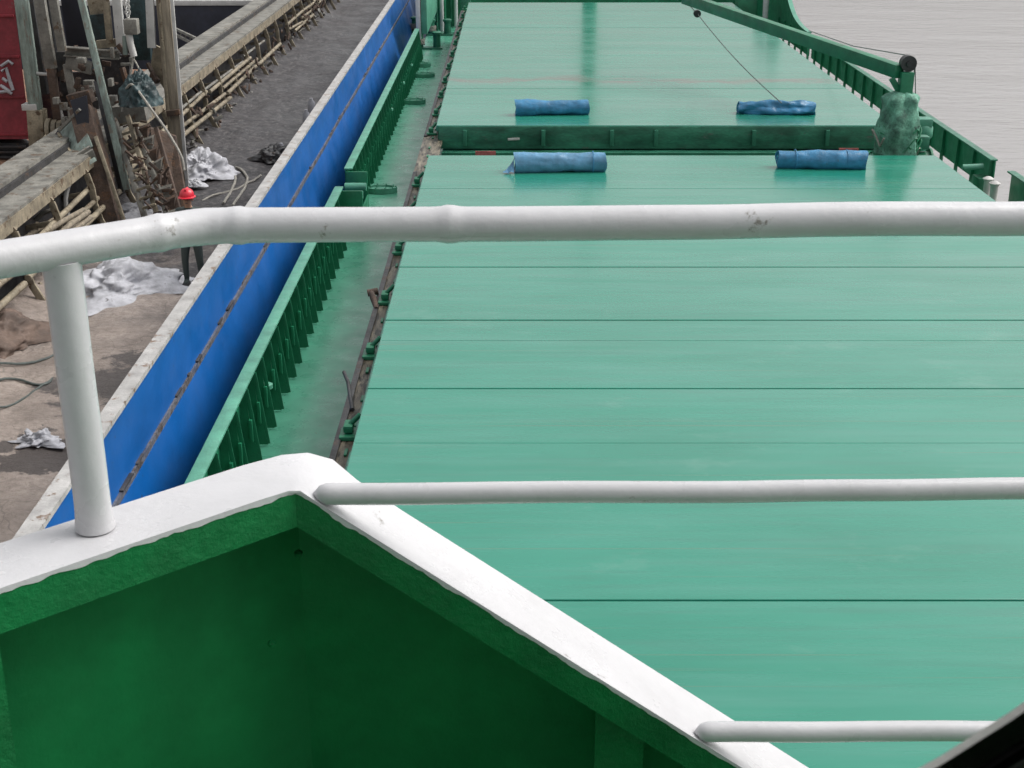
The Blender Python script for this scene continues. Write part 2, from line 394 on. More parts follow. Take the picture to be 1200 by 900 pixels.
st.bar((XP+.10, 6.007, .95), (XP+.215, 6.007, .03), .05, .012, (0,1,0), .002)
stay = st.build('bulwark_stay', 'green', ship)
for k in range(1, 73):
    y = 6 + .58 * k
    if 24.9 < y < 27.0: continue
    dup(stay, (0, .58 * k + random.uniform(-.06,.06), 0), ship)
# mooring step in the gap of the port bulwark
m = MB(); m.box((XP+.02, 25.32, .01), (XP+.46, 25.36, .92), .006).box((XP+.02, 26.72, .01), (XP+.42, 26.76, .96), .006).box((XP+.40, 25.36, .01), (XP+.43, 26.72, .52), .006)
m.build('fairlead_box', 'green', ship)
for yy in (25.62, 26.25):
    MB().tube([(XP+.04, yy, .78), (XP+.44, yy, .78)], .075, 14).build('fairlead_roller', 'green_cap', ship)
# pale fittings among the stays
for (px, py) in ((306, 452), (457, 66+10), (462, 97), (398, 128)):
    q = PZ(px, py, .55); q.x = max(q.x, XP + .12)
    MB().lathe(q - Vector((0,0,.54)), [(.035,0),(.035,.50),(.085,.51),(.085,.56),(.03,.585)], 12).build('sounding_pipe', 'green_cap', ship)
# oval manholes on the side deck
mh = MB(); c0 = PZ(447, 225, 0)
def oval(c, a, b, z): return [(c.x + a*math.cos(2*math.pi*k/28), c.y + b*math.sin(2*math.pi*k/28), z) for k in range(28)]
mh.ring(oval(c0, .27, .17, .004), oval(c0, .33, .23, .004), (0,0,.11)); mh.prism(oval(c0, .262, .165, .004), (0,0,.075))
for k in range(10):
    an = 2*math.pi*k/10; mh.lathe((c0.x + .30*math.cos(an), c0.y + .2*math.sin(an), .114), [(.016,0),(.016,.02)], 6)
mh.tube([(c0.x-.1, c0.y, .08),(c0.x-.08,c0.y,.13),(c0.x+.08,c0.y,.13),(c0.x+.1,c0.y,.08)], .012, 6)
man = mh.build('manhole', 'green_cap', ship)
for (px, py) in ((485, 121), (497, 90), (493, 78)): dup(man, PZ(px, py, 0) - c0, ship)
# mooring bollards on the fore deck
def bollard(px, py):
    q = PZ(px, py, .0); m = MB(); m.box(q + Vector((-.5,-.22,.003)), q + Vector((.5,.22,.06)), .02)
    for s in (-.3, .3): m.lathe(q + Vector((s,0,.06)), [(.13,0),(.13,.42),(.17,.44),(.17,.50),(.12,.53)], 16)
    b = m.build('mooring_bollard', 'green_mid', ship)
    r = MB()
    for k in range(4): r.tube([q + Vector((-.3 + .165*math.cos(t*.45), .165*math.sin(t*.45), .14 + .05*k + .003*t)) for t in range(15)], .022, 7)
    r.build('rope_turns', 'rope', b)
bollard(502, 57); bollard(515, 41); bollard(496, 38)
# forecastle
FY = 57.0
MB().box((XP+.02, FY, .004), (XS-.02, FY+.08, 1.55)).build('forecastle_bulkhead', 'green', ship)
MB().prism([(x, y, 1.5) for x, y in [(XPo,FY+.082),(XSo,FY+.082),(8.6,64),(6.2,70),(3.13,73),(.1,70),(-2.3,64)]], (0,0,.06)).build('forecastle_deck', 'green_mid', ship, smooth=False)
for (xa, ya), (xb, yb) in zip(plan[2:], plan[3:] + plan[:0]):
    MB().prism([(xa, ya, 0), (xb, yb, 0), (xb, yb, 2.3), (xa, ya, 2.3)], (0, .05, 0)).build('bow_plate', 'green', ship, smooth=False)
# raised side bulwark at the fore end, port: square pale end
MB().box((XP-.03, 48.6, .55), (XP+.12, 49.2, 2.1), .02).build('bulwark_end_post', 'white', ship)
MB().box((XP+.14, 48.65, .75), (XP+.34, FY-.02, 2.0), .02).build('forecastle_side', 'green_cap', ship)
MB().box((XP+.36, 55.9, .004), (XP+.62, FY-.02, 1.9), .02).build('forecastle_locker', 'green', ship)
for px, yb in ((518, 34), (538, 17)):
    q = PZ(px, yb, .1); q.y = min(q.y, FY - .35)
    MB().tube([Vector((q.x, q.y, .01)), Vector((q.x, q.y, 3.6))], .075, 12).build('vent_post', 'white', ship)
    MB().tube([Vector((q.x-.2, q.y+.1, .01)), Vector((q.x-.2, q.y+.1, 3.4))], .05, 10).build('vent_pipe', 'green_mid', ship)
MB().box((-1.9, 54.5, .004), (-1.55, 55.2, 1.5), .03).build('deck_locker', 'green_dirty', ship)
# foremast on the centreline
m = MB(); m.tube([(3.1, 58.5, 1.5), (3.1, 58.5, 12.5)], [.30, .22], 16).bar((1.6,58.5,9.5),(4.6,58.5,9.5),.12,.12); m.build('foremast', 'green', ship)
# starboard bulwark: plate carried above the deck edge on short stays, water shows below it
def sb(y0, y1, top=None):
    n = 24; pts = []
    for i in range(n + 1):
        y = y0 + (y1 - y0) * i / n; pts.append((y, top(y) if top else 1.0))
    m = MB(); c = MB()
    m.prism([(XS-.012, y0, .40)] + [(XS-.012, y1, .40)] + [(XS-.012, y, z) for y, z in reversed(pts)], (.024,0,0))
    for (ya, za), (yb, zb) in zip(pts, pts[1:]):
        c.prism([(XS-.10, ya, za), (XS-.10, yb, zb), (XS-.10, yb, zb+.03), (XS-.10, ya, za+.03)], (.14,0,0))
    m.build('bulwark_plate', 'green', ship, smooth=False); c.build('bulwark_cap', 'green_cap' if top else 'green_mid', ship, smooth=False)
sb(4.0, 26.5); sb(27.5, 45.6)
def rise(y):
    t = max(0, (y - 46.0) / 5.6); return 1.12 + .10 * t + 2.1 * t ** 3.2
sb(46.0, 52.0, rise)
MB().prism([(XS-.012, 52, .4), (XS-.012, 57, .4), (XS-.012, 57, 3.3), (XS-.012, 52, rise(52))], (.024,0,0)).build('bulwark_plate', 'green', ship, smooth=False)
q = C(897, 14, 51.0); MB().tube([(q.x, 51, .01), (q.x, 51, 3.4)], .10, 12).build('vent_post', 'white', ship)
MB().box((q.x-.9, 51.3, .004), (q.x-.25, 52.2, 1.6), .02).build('deck_locker', 'green', ship)
s2 = MB().prism([(XS-.013, 6, .99), (XS-.06, 6, .99), (XS-.09, 6, .02), (XS-.013, 6, .02)], (0, .05, 0)).build('bulwark_stay', 'green', ship)
for k in range(1, 43):
    y = 6 + 1.08 * k
    if 26.4 < y < 27.6: continue
    dup(s2, (0, 1.08 * k, 0), ship)
for y0, y1 in ((4.0, 26.5), (27.5, 52.0)):
    MB().box((XS-.02, y0, .004), (XS+.012, y1, .10)).build('bulwark_foot', 'green', ship)
# fairlead in the starboard gap
m = MB(); m.box((XS-.34, 26.55, .004), (XS-.05, 27.45, .30), .03).box((XS-.30, 27.46, .004), (XS-.05, 27.9, .66), .03)
m.build('fairlead_box', 'green', ship)
for yy in (26.8, 27.2): MB().lathe((XS-.2, yy, .303), [(.10,0),(.075,.06),(.075,.36),(.11,.42),(.04,.46)], 14).build('fairlead_roller', 'white_dirty', ship)
for yy in (27.75,): MB().tube([(XS-.55, yy, .82), (XS-.15, yy, .84)], .06, 12).build('fairlead_roller', 'green_cap', ship)
# ventilator head by the crane
q = C(1082, 150, 29.5); v0 = Vector((q.x, 29.5, 0))
m = MB(); m.lathe(v0 + Vector((0,0,.003)), [(.11,0),(.11,1.02)], 14).lathe(v0 + Vector((0,0,1.025)), [(.15,0),(.20,.08),(.20,.26),(.16,.34),(.06,.38)], 16).box(v0 + Vector((-.15,-.17,1.30)), v0 + Vector((.15,.17,1.48)), .04)
tag(m.build('vent_head', 'green_cap', ship), 'pale green mushroom ventilator beside the crane')

# ------------------------------------------------------------------ hatch covers
def hatch(label, y0, y1, seams, endface):
    t = thing('hatch_cover', label, 'hatch cover', ((HX0+HX1)/2, (y0+y1)/2, 1.10), 'hatch covers on the cargo ship')
    ys = [y0] + seams + [y1]
    for i, (a, b) in enumerate(zip(ys, ys[1:])):
        dz = random.uniform(-.003, .003); g = .011
        m = MB(); m.box((HX0, a + (g if i else 0), 1.28), (HX1, b - (g if i < len(ys)-2 else 0), HZ + dz), .012)
        m.build('panel', 'hatch', t, smooth=False)
        for yy in (PZ(600, 519, HZ).y, PZ(600, 399, HZ).y):
            if a < yy < b and not endface: MB().box((HX0+.02, yy, HZ+dz-.004), (HX1-.02, yy+.03, HZ+dz+.002)).build('weld_batten', 'hatch', t)
    for x0, x1 in ((HX0+.02, HX0+.05), (HX1-.05, HX1-.02)):
        MB().box((x0, y0+.03, 1.108), (x1, y1-.03, 1.279)).build('side_skirt', 'green_mid', t)
    MB().box((HX0+.06, y0+.05, 1.24), (HX1-.06, y1-.05, 1.274)).build('joint_channel', 'ledge', t)
    return t
Dn = lambda y: PZ(600, y, HZ).y
near = hatch('wet green hatch cover nearest the bridge, spanning the lower half of the view', 4.1, PZ(600, 182, HZ).y,
    sorted([5.2, 7.3] + [Dn(y) for y in (703, 566, 455, 375, 313, 263, 221)]), False)
y0f = PZ(600, 147, HZ).y; y1f = PZ(600, 3, HZ).y
far = hatch('wet green hatch cover further off, below the crane boom', y0f, y1f, [y0f + 2.28 * k for k in (2, 5, 7, 9)], True)
# end face of the far cover, deep dirty green plate, and marks on it
ef = MB().box((HX0+.05, y0f-.045, .93), (HX1-.05, y0f-.003, HZ-.02), .004).build('end_plate', 'green_dirty', far)
lug = MB().box((2.0, y0f-.12, 1.0), (2.08, y0f-.05, 1.32), .006).build('end_lug', 'green_mid', far)
for xx in (-3.0, -1.4, .9, 2.9, 4.4): dup(lug, (xx, 0, 0), far)
q = C(602, 163, y0f-.05); MB().bar((q.x-.12, y0f-.07, q.z), (q.x+.12, y0f-.07, q.z+.01), .03, .045).build('end_handle', 'white_dirty', far)
for (pa, pb, py) in ((557, 581, 179.5), (983, 1006, 176)):
    A = C(pa, py, 28.48); B = C(pb, py, 28.48)
    MB().box((A.x, 28.475, A.z-.05), (B.x, 28.497, A.z+.04)).build('faded_mark', 'pink', ship)

# ------------------------------------------------------------------ rolled tarpaulins
def roll(label, px0, px1, pyb, rad, tilt, m, seed, flap=None, flat=1.0, crumple=.06):
    A = PZ(px0, pyb, HZ - .022); B = PZ(px1, pyb - tilt, HZ - .022); A.y += rad; B.y += rad
    t = thing('rolled_tarpaulin', label, 'tarpaulin', (A + B) / 2, 'blue tarpaulin rolls on the hatch covers')
    mb = MB(); mb.round = True; n, seg = 40, 46; d = B - A; rings = []
    side = Vector((0, 1, 0))
    for i in range(seg + 1):
        u = i / seg; ring = []
        rr0 = rad * (1 + .07 * math.sin(u * 5 + seed) + .05 * fbm((u * 5, seed, 0)))
        for k in range(n):
            a = 2 * math.pi * k / n
            w = fbm((u * 3.5 + seed, math.cos(a) * 1.1, math.sin(a) * 1.1), 5) * crumple * 1.6
            w += crumple * .9 * math.sin(a * 3 + u * 7 + 4 * fbm((u * 2, seed, 3)))* (.5 if flat == 1 else 1.3)
            rr = rr0 * (1 + w)
            z = max(-.99 * rad * flat, math.sin(a) * rr * flat)
            ring.append(mb.bm.verts.new(A + d * u + Vector((0, math.cos(a) * rr, rad * flat + z)) + Vector((.02 * math.sin(a * 2 + seed) if i in (0, seg) else 0, 0, 0))))
        rings.append(ring)
    for a, b in zip(rings, rings[1:]):
        for k in range(n): mb.bm.faces.new((a[k], a[(k+1)%n], b[(k+1)%n], b[k]))
    for ring, sg in ((rings[0], 1), (rings[-1], -1)):      # rolled ends: stepped spiral recesses
        prev = ring; c = sum((v.co for v in ring), Vector()) / n
        for s_, dep in ((.82, .0), (.78, .03), (.55, .035), (.5, .0), (.3, .01), (.26, .045), (.05, .04)):
            cur = [mb.bm.verts.new(c + (v.co - c) * s_ + d.normalized() * dep * sg) for v in ring]
            for k in range(n): mb.bm.faces.new((prev[k], prev[(k+1)%n], cur[(k+1)%n], cur[k]))
            prev = cur
        mb.bm.faces.new(prev)
    mb.build('sheet', m, t)
    for u in ((.86,) if seed < 2 else (.2, .78) if seed < 5 else ()):
        c = A + d * u + Vector((0, 0, rad)); MB().tube([c + Vector((0, math.cos(2*math.pi*k/24) * rad * 1.10, max(-rad*.99, math.sin(2*math.pi*k/24) * rad * 1.10))) for k in range(25)], .009, 6).build('tie_cord', 'tarp_blue', t)
    if flap:
        P = A + Vector((-.01, -.05, 0))
        MB().grid(10, 8, lambda u, v: P + Vector((-.20 * u * (1 - .5 * v), -.16 + .34 * v * (1 - .4 * u), .05 + .20 * (1 - u) * math.sin(v * 2.6) + .025 * fbm((u * 4, v * 4, seed))))).build('loose_flap', flap, t)
    return t
roll('faded blue rolled tarpaulin with a loose left flap, on the near hatch cover', 603, 710, 205, .175, 1.0, 'tarp_blue_pale', 1.3, 'tarp_blue_pale')
roll('smooth blue rolled tarpaulin on the near hatch cover beside the crane', 912, 1016, 200, .165, -1.0, 'tarp_blue', 4.1)
roll('neat bright blue rolled tarpaulin near the middle of the far hatch cover', 604, 690, 137.5, .165, 1.0, 'tarp_blue', 7.7)
roll('crumpled blue tarpaulin bundle at the crane wire on the far hatch cover', 866, 956, 135.5, .165, -1.0, 'tarp_blue', 11.2, None, .82, .17)

# ------------------------------------------------------------------ deck crane
cD = 27.4; cx = C(1056, 150, cD).x
crane = thing('deck_crane', 'green deck crane, its base wrapped in a net cover between the hatch covers', 'crane', (cx, cD, .36))
top = C(1056, 84, cD); zt = top.z
MB().bar((cx, cD, .37), (cx, cD, zt), .24, .26, (0,1,0), .01).build('column', 'green', crane)
pv = C(1064, 74, cD)
sh = MB(); sh.tube([pv + Vector((0,-.09,0)), pv + Vector((0,.09,0))], .15, 20).tube([pv + Vector((0,-.12,0)), pv + Vector((0,.12,0))], .05, 12)
sh.build('sheave', 'dark_steel', crane)
tip = C(803, -2, 36.0); bs = C(1054, 84, cD)
boom = MB().bar(bs, tip, .20, .25, (0,0,1), .01).build('boom', 'green', crane)
dr = (tip - bs).normalized()
MB().bar(bs + dr * 9.25, bs + dr * 9.9, .26, .16).build('boom_head', 'green', crane)
hk = C(817, 16, 36.0); MB().tube([hk + Vector((0,-.06,0)), hk + Vector((0,.06,0))], .09, 14).build('hoist_block', 'dark_steel', crane)
e = PZ(916, 121, HZ + .3)
MB().tube([C(805, 3, 36.0), hk] , .012, 6).tube([hk + (e - hk) * (k / 16) + Vector((0,0,-.10 * math.sin(math.pi * k / 16))) for k in range(17)], .011, 6).build('hoist_wire', 'wire', crane)
MB().tube([pv + Vector((.02, -.02, .14)), C(1000, 54, 33), C(948, 36, 44.0)], .011, 6).build('stay_wire', 'wire', crane)
MB().tube([pv + Vector((.14, 0, 0)), C(1068, 115, cD)], .012, 6).tube([pv + Vector((.15, .05, 0)), C(1073, 128, cD)], .010, 6).build('luffing_wire', 'wire', crane)
MB().bar(C(1045, 92, cD), (cx-.02, cD+.02, zt-.5), .10, .10).build('boom_bracket', 'green', crane)
cz0 = .37; cz1 = C(1050, 107, cD).z
def fold(a, h):
    t = (h) / (cz1 - cz0)
    return 1 + .10 * math.sin(a * 5 + 3 * fbm((t * 2, 0, 0))) + .20 * fbm((math.cos(a) * 1.6, math.sin(a) * 1.6, t * 4.0), 5)
prof = []
for i in range(34):
    t = i / 33; r = .40 - .06 * t + (.18 * (1 - t) ** 3) + .05 * math.sin(t * 11) * (1 - t)
    if t > .93: r *= 1 - ((t - .93) / .07) ** 2 * .6
    prof.append((r, t * (cz1 - cz0)))
MB().lathe((cx - .06, cD, cz0), prof, 56, fold).build('net_cover', 'tarp_net', crane)
for k in range(7):
    zz = .75 + .2 * k; m = MB(); ph = k * 1.7
    m.tube([(cx - .06 + (.46 - .02*k) * math.cos(ph + t * .3), cD + (.46 - .02*k) * math.sin(ph + t * .3), zz + .05 * math.sin(t + k)) for t in range(12)], .014, 6)
    m.build('cover_lashing', 'green', crane)
m = MB()
for k in range(9): m.tube([(cx+.25+.05*k, cD-.3, .9+.03*k), (cx+.30+.06*k, cD-.2+.03*k, .40)], .016, 6)
m.build('cover_fringe', 'green_mid', crane)
def lump2(a, h): return 1 + .22 * math.sin(a * 3 + 1) + .35 * fbm((math.cos(a) * 1.4, math.sin(a) * 1.4, h * 2.2 + 5), 5)
MB().lathe((cx - .10, cD - .05, .37), [(.66,0),(.68,.15),(.62,.40),(.52,.62),(.36,.80),(.1,.88)], 48, lump2).build('base_cover', 'tarp_net', crane)
MB().tube([(cx + .25, cD + .1, .95), (cx + .62, cD + .1, .95)], .24, 18).tube([(cx + .22, cD + .1, .95), (cx + .26, cD + .1, .95)], .31, 18).tube([(cx + .61, cD + .1, .95), (cx + .65, cD + .1, .95)], .31, 18).build('winch_drum', 'green', crane)
MB().box((cx + .30, cD - .05, .37), (cx + .60, cD + .3, .80), .03).box((cx + .38, cD - .02, 1.24), (cx + .58, cD + .22, 1.50), .04).build('gear_case', 'green_mid', crane)
for k in range(14):
    a0 = random.uniform(2.6, 6.6); pts = []
    for t in range(9):
        aa = a0 + t * .16; zz = .55 + .13 * k * .6 + .14 * math.sin(t * .9 + k) ; rr = .50 - .05 * zz + .05 * math.sin(t + k)
        pts.append((cx - .07 + rr * math.cos(aa), cD + rr * math.sin(aa), max(.42, zz)))
    MB().tube(pts, random.uniform(.012, .022), 6).build('cover_lashing', 'green' if k % 3 else 'rope', crane)

# ------------------------------------------------------------------ bridge front: bulwark, guard rail, wheelhouse
K = 1.2
def V(x, y, z): return Vector((x * K, y * K, ZC + z * K))
# near edge and far edge of the cap, camera-relative (before scaling)
zc = -.752
Pn_l, Pf_l = (-1.10, .85), (-1.16, .932)        # far left end (level part)
Pn_c, Pf_c = (-.269, 1.600), (-.290, 1.716)     # corner
sl = -.716
def zs(x): return zc + sl * (x - Pn_c[0])
XE = .62
bw = thing('bridge_bulwark', 'dark green bridge front bulwark under a broad white cap, stepping down to the right', 'bulwark', V(-.2, 1.66, -1.34))
def strip(pts, thick, name, m, down=True, bev=.006):
    mb = MB(); n = len(pts); th = Vector((0, 0, -thick * K))
    t = [[mb.bm.verts.new(a), mb.bm.verts.new(b)] for a, b in pts]; l = [[mb.bm.verts.new(a + th), mb.bm.verts.new(b + th)] for a, b in pts]
    for i in range(n - 1):
        mb.bm.faces.new((t[i][0], t[i+1][0], t[i+1][1], t[i][1])); mb.bm.faces.new((l[i][0], l[i][1], l[i+1][1], l[i+1][0]))
        mb.bm.faces.new((t[i][0], l[i][0], l[i+1][0], t[i+1][0])); mb.bm.faces.new((t[i][1], t[i+1][1], l[i+1][1], l[i][1]))
    mb.bm.faces.new((t[0][0], t[0][1], l[0][1], l[0][0])); mb.bm.faces.new((t[-1][0], l[-1][0], l[-1][1], t[-1][1]))
    es = [e_ for e_ in mb.bm.edges if len(e_.link_faces) == 2 and e_.calc_face_angle(0) > 1.0]
    bmesh.ops.bevel(mb.bm, geom=es, offset=bev, segments=3, affect='EDGES', profile=.6)
    return mb.build(name, m, bw)
# corner softened with intermediate stations
nl = [Pn_l, (-.60, 1.302), (-.42, 1.464), (-.31, 1.563)]; fl = [Pf_l, (-.65, 1.393), (-.46, 1.564), (-.345, 1.668)]
st_ = [(V(a[0], a[1], zc), V(b[0], b[1], zc)) for a, b in zip(nl, fl)]
st_ += [(V(-.275, 1.592, zc), V(-.300, 1.701, zc)), (V(-.262, 1.600, zc - .004), V(-.268, 1.713, zc - .002)), (V(-.245, 1.600, zs(-.245)), V(-.236, 1.716, zs(-.245) + .004)), (V(-.215, 1.600, zs(-.215)), V(-.205, 1.716, zs(-.205) + .003))]
for x in [-.15 + .07 * k for k in range(12)]: st_.append((V(x, 1.600, zs(x)), V(x, 1.716, zs(x))))
strip(st_, .003, 'cap_rail', 'white', bev=.0015)
# green flange hanging from the near edge, 3 mm shy of the cap
def ribbon(top, dz, off, name, m, back):
    mb = MB(); f_ = [(mb.bm.verts.new(p), mb.bm.verts.new(p + Vector((0,0,-dz*K)))) for p in top]; b_ = [(mb.bm.verts.new(p + o), mb.bm.verts.new(p + o + Vector((0,0,-dz*K)))) for p, o in zip(top, back)]
    for i in range(len(top) - 1):
        mb.bm.faces.new((f_[i][0], f_[i][1], f_[i+1][1], f_[i+1][0])); mb.bm.faces.new((b_[i][0], b_[i+1][0], b_[i+1][1], b_[i][1]))
        mb.bm.faces.new((f_[i][0], f_[i+1][0], b_[i+1][0], b_[i][0])); mb.bm.faces.new((f_[i][1], b_[i][1], b_[i+1][1], f_[i+1][1]))
    for i in (0, -1): mb.bm.faces.new((f_[i][0], b_[i][0], b_[i][1], f_[i][1]))
    return mb.build(name, m, bw)
nrm = Vector((.68, -.73, 0))
low = Vector((0, 0, -.0036 * K))
ft = [V(a[0], a[1], zc) + low for a in nl] + [V(-.269, 1.600, zc) + low] + [V(x, 1.600, zs(x)) + low for x in (-.15, 0, .2, .4, XE)]
bk = [Vector((-.0055, .0058, 0))] * 4 + [Vector((-.003, .0075, 0))] + [Vector((0, .008, 0))] * 5
ribbon(ft, .050, None, 'cap_flange', 'bridge_green', bk)
pe = MB(); top_ = []
for a, b in zip(ft, ft[1:]):
    n_ = max(2, int((b - a).length / .006)); top_ += [a + (b - a) * (i / n_) for i in range(n_)]
fr = []
for i, p_ in enumerate(top_):
    q_ = top_[min(i + 1, len(top_) - 1)] - top_[max(i - 1, 0)]; nn_ = Vector((q_.y, -q_.x, 0)).normalized() * .0012
    hgt = .0035 + .0045 * (noise.noise(p_ * 22) + .6 * noise.noise(p_ * 75)); hgt = max(.0008, hgt)
    fr.append((pe.bm.verts.new(p_ + nn_ + Vector((0, 0, .002))), pe.bm.verts.new(p_ + nn_ * .8 + Vector((0, 0, -hgt))), pe.bm.verts.new(p_ - nn_ * .2 + Vector((0, 0, -hgt - .0006)))))
for a, b in zip(fr, fr[1:]):
    pe.bm.faces.new((a[0], a[1], b[1], b[0])); pe.bm.faces.new((a[1], a[2], b[2], b[1]))
pe.build('paint_edge', 'white', bw)
# plating below, at the outer edge of the cap
wt = [V(b[0] + .012, b[1] - .012, zc) + low for b in fl] + [V(-.284, 1.700, zc) + low] + [V(x, 1.704, zs(x)) + low for x in (-.15, 0, .2, .4, XE)]
mb = MB(); bot = ZC - 1.36 * K
vt = [mb.bm.verts.new(p) for p in wt]; vb = [mb.bm.verts.new(Vector((p.x, p.y, min(bot, p.z - .02)))) for p in wt]
ob = [Vector((-.006, .007, 0))] * 5 + [Vector((0, .009, 0))] * 5
vt2 = [mb.bm.verts.new(p + o) for p, o in zip(wt, ob)]; vb2 = [mb.bm.verts.new(Vector((p.x, p.y, min(bot, p.z - .02))) + o) for p, o in zip(wt, ob)]
for i in range(len(wt) - 1):
    for q in ((vt[i], vb[i], vb[i+1], vt[i+1]), (vt2[i], vt2[i+1], vb2[i+1], vb2[i]), (vt[i], vt[i+1], vt2[i+1], vt2[i]), (vb[i], vb2[i], vb2[i+1], vb[i+1])): mb.bm.faces.new(q)
mb.build('plating', 'bridge_inner', bw)
# stiffeners
x0 = C(702, 860, 1.66*K); 
MB().prism([V(.112, 1.625, zs(.112)-.066), V(.178, 1.625, zs(.178)-.066), V(.178, 1.625, -1.34), V(.112, 1.625, -1.34)], (0,.012,0)).prism([V(.114, 1.637, zs(.114)-.066), V(.120, 1.637, zs(.12)-.07), V(.120, 1.70, -1.34), V(.114, 1.637, -1.34)], (.004,.0,0)).build('stiffener', 'bridge_green', bw)
a0 = C(-40, 770, 1.30*K); 
MB().prism([V(-.64, 1.262, zc-.062), V(-.5562, 1.342, zc-.062), V(-.5562, 1.342, -1.34), V(-.64, 1.262, -1.34)], (-.01,.011,0)).build('stiffener', 'bridge_green', bw)
for (px, py, D_) in ((322, 745, 1.655), (353, 640, 1.690)):
    q = C(px, py, D_*K); MB().lathe(q - Vector((0,.03,0)), [(.006,0),(.007,.005),(.002,.009)], 10).build('bolt', 'bridge_green', bw)

rail = thing('guard_rail', 'white painted pipe guard rail with three bars above the green bridge bulwark', 'railing', V(.3, 1.6, -1.34))
zt_ = -.412
def lump(p, k): return p + Vector((.0018 * noise.noise(p * 5), .0018 * noise.noise(p * 7 + Vector((3,0,0))), .0025 * noise.noise(p * 4 + Vector((0,9,0)))))
def pipe(pts, r, name, bulge=(), dome=False):
    dense = []
    for a, b in zip(pts, pts[1:]):
        n = max(2, int((b - a).length / .009))
        dense += [a + (b - a) * (i / n) for i in range(n)]
    dense.append(pts[-1]); rs = []
    for p in dense:
        rr = r * (1 + .012 * noise.noise(p * 6))
        for (c, w, amt) in bulge:
            rr += amt * math.exp(-((p - c).length / w) ** 2)
        if dome: rr *= min(1, math.sqrt(max(.02, 1 - (1 - min(1, (p - pts[0]).length / (r * 1.6))) ** 2)))
        rs.append(rr)
    return MB().tube([lump(p, 1) for p in dense], rs, 28, jitter=.006).build(name, 'white', rail)
bend = V(-.352, 1.573, zt_)
L0 = V(-1.30, .89, zt_); dl = (bend - L0).normalized(); R0 = V(1.6, 1.64, zt_); drr = (R0 - bend).normalized()
cor = [bend - dl * .05, bend - dl * .022 + drr * .004, bend - dl * .006 + drr * .012, bend + drr * .035]
weld = C(527, 262, 1.588*K); weld.z = ZC + zt_*K
pipe([L0] + cor + [V(.5, 1.603, zt_ ), R0], .0200*K, 'top_rail', [(bend, .03, .0012), (bend - dl*.062, .009, .0024), (bend + drr*.05, .009, .0026), (weld, .011, .0038)])
zl = (C(800, 577, 1.616*K).z - ZC) / K; zb = (C(1000, 856, 1.616*K).z - ZC) / K
def xat(z): return Pn_c[0] + (z - zc) / sl
xl = V(xat(zl - .002), 1.612, zl); xb = V(xat(zb - .002), 1.612, zb)
pipe([xl, V(.4, 1.616, zl + .002), V(1.6, 1.64, zl + .008)], .0139*K, 'middle_rail', dome=True)
pipe([xb, V(.9, 1.616, zb), V(1.6, 1.63, zb)], .0137*K, 'lower_rail', dome=True)
pb = V(-.4847, 1.488, zc); pt = V(-.4860, 1.480, zt_)
pipe([pb + Vector((0,0,.003)), pt - Vector((0,0,.012*K))], .0205*K, 'post', [(pt, .02, .003), (pb, .022, .003)])
dupo = [o for o in bpy.data.objects if o.parent == rail and o.name.startswith('post')][0]
dup(dupo, V(.70, 1.60, 0) - V(-.485, 1.485, 0) + Vector((.6,0,0)), rail)

wh = thing('wheelhouse', 'wheelhouse front with a rounded window frame at the lower right corner of the view', 'wheelhouse', (0, -1.2, ZC - 1.34*K))
fy = .40
RR = .42; pA, pB = C(1078, 900, fy + .004), C(1200, 823, fy + .004); chd = pB - pA
cc = (pA + pB) / 2 + Vector((-chd.z, 0, chd.x)).normalized() * math.sqrt(RR ** 2 - chd.length ** 2 / 4)
def rrect(off):
    x0, x1, z0, z1 = -.62, cc.x + RR, cc.z - RR, ZC + .38
    pts = []
    for (cx_, cz_, a0_) in ((x1-RR, z0+RR, -90), (x1-RR, z1-RR, 0), (x0+RR, z1-RR, 90), (x0+RR, z0+RR, 180)):
        for k in range(25):
            an = R(a0_ + 90 * k / 24); pts.append((cx_ + (RR+off) * math.cos(an), cz_ + (RR+off) * math.sin(an)))
    return pts
def ringy(o0, o1, y0, y1, name, m):
    MB().ring([(x, y0, z) for x, z in rrect(o0)], [(x, y0, z) for x, z in rrect(o1)], (0, y1 - y0, 0)).build(name, m, wh)
ringy(0, .0088, fy, fy+.004, 'window_trim', 'seal_grey')
ringy(.0091, .0128, fy-.003, fy+.003, 'window_gasket', 'black')
ringy(.0131, .0158, fy-.004, fy+.003, 'window_bead', 'seal_grey')
ringy(.0161, .075, fy-.005, fy+.003, 'window_frame', 'black')
inn = rrect(.076); outp = []
for x, z in inn:
    cx_, cz_ = -.1, ZC - .1; dx, dz = x - cx_, z - cz_
    s_ = min(2.9 / abs(dx) if dx else 99, (1.45 if dz < 0 else 1.15) / abs(dz) if dz else 99); outp.append((cx_ + dx * s_, cz_ + dz * s_))
MB().ring([(x, fy+.002, z) for x, z in inn], [(x, fy+.002, z) for x, z in outp], (0, .05, 0)).build('front_wall', 'white', wh)
MB().box((-3.2, -2.6, ZC+1.06), (3.0, .50, ZC+1.14), .01).build('roof', 'white', wh)
MB().box((-3.1, -2.55, ZC-1.60), (-3.02, fy, ZC+1.05)).build('side_wall', 'interior', wh); MB().box((2.82, -2.55, ZC-1.60), (2.9, fy, ZC+1.05)).build('side_wall', 'interior', wh)
MB().box((-3.1, -2.65, ZC-1.60), (2.9, -2.56, ZC+1.05)).build('back_wall', 'interior', wh)
MB().prism([(-3.4, -2.7, ZC-1.75), (6, -2.7, ZC-1.75), (6, 2.02, ZC-1.75), (-.36, 2.02, ZC-1.75), (-1.4, 1.06, ZC-1.75), (-3.4, .6, ZC-1.75)], (0,0,.12)).build('bridge_deck', 'bridge_green', wh)
MB().box((-1.6, -14, .01), (7.8, 1.2, ZC-1.76)).build('deckhouse', 'white_dirty', wh)

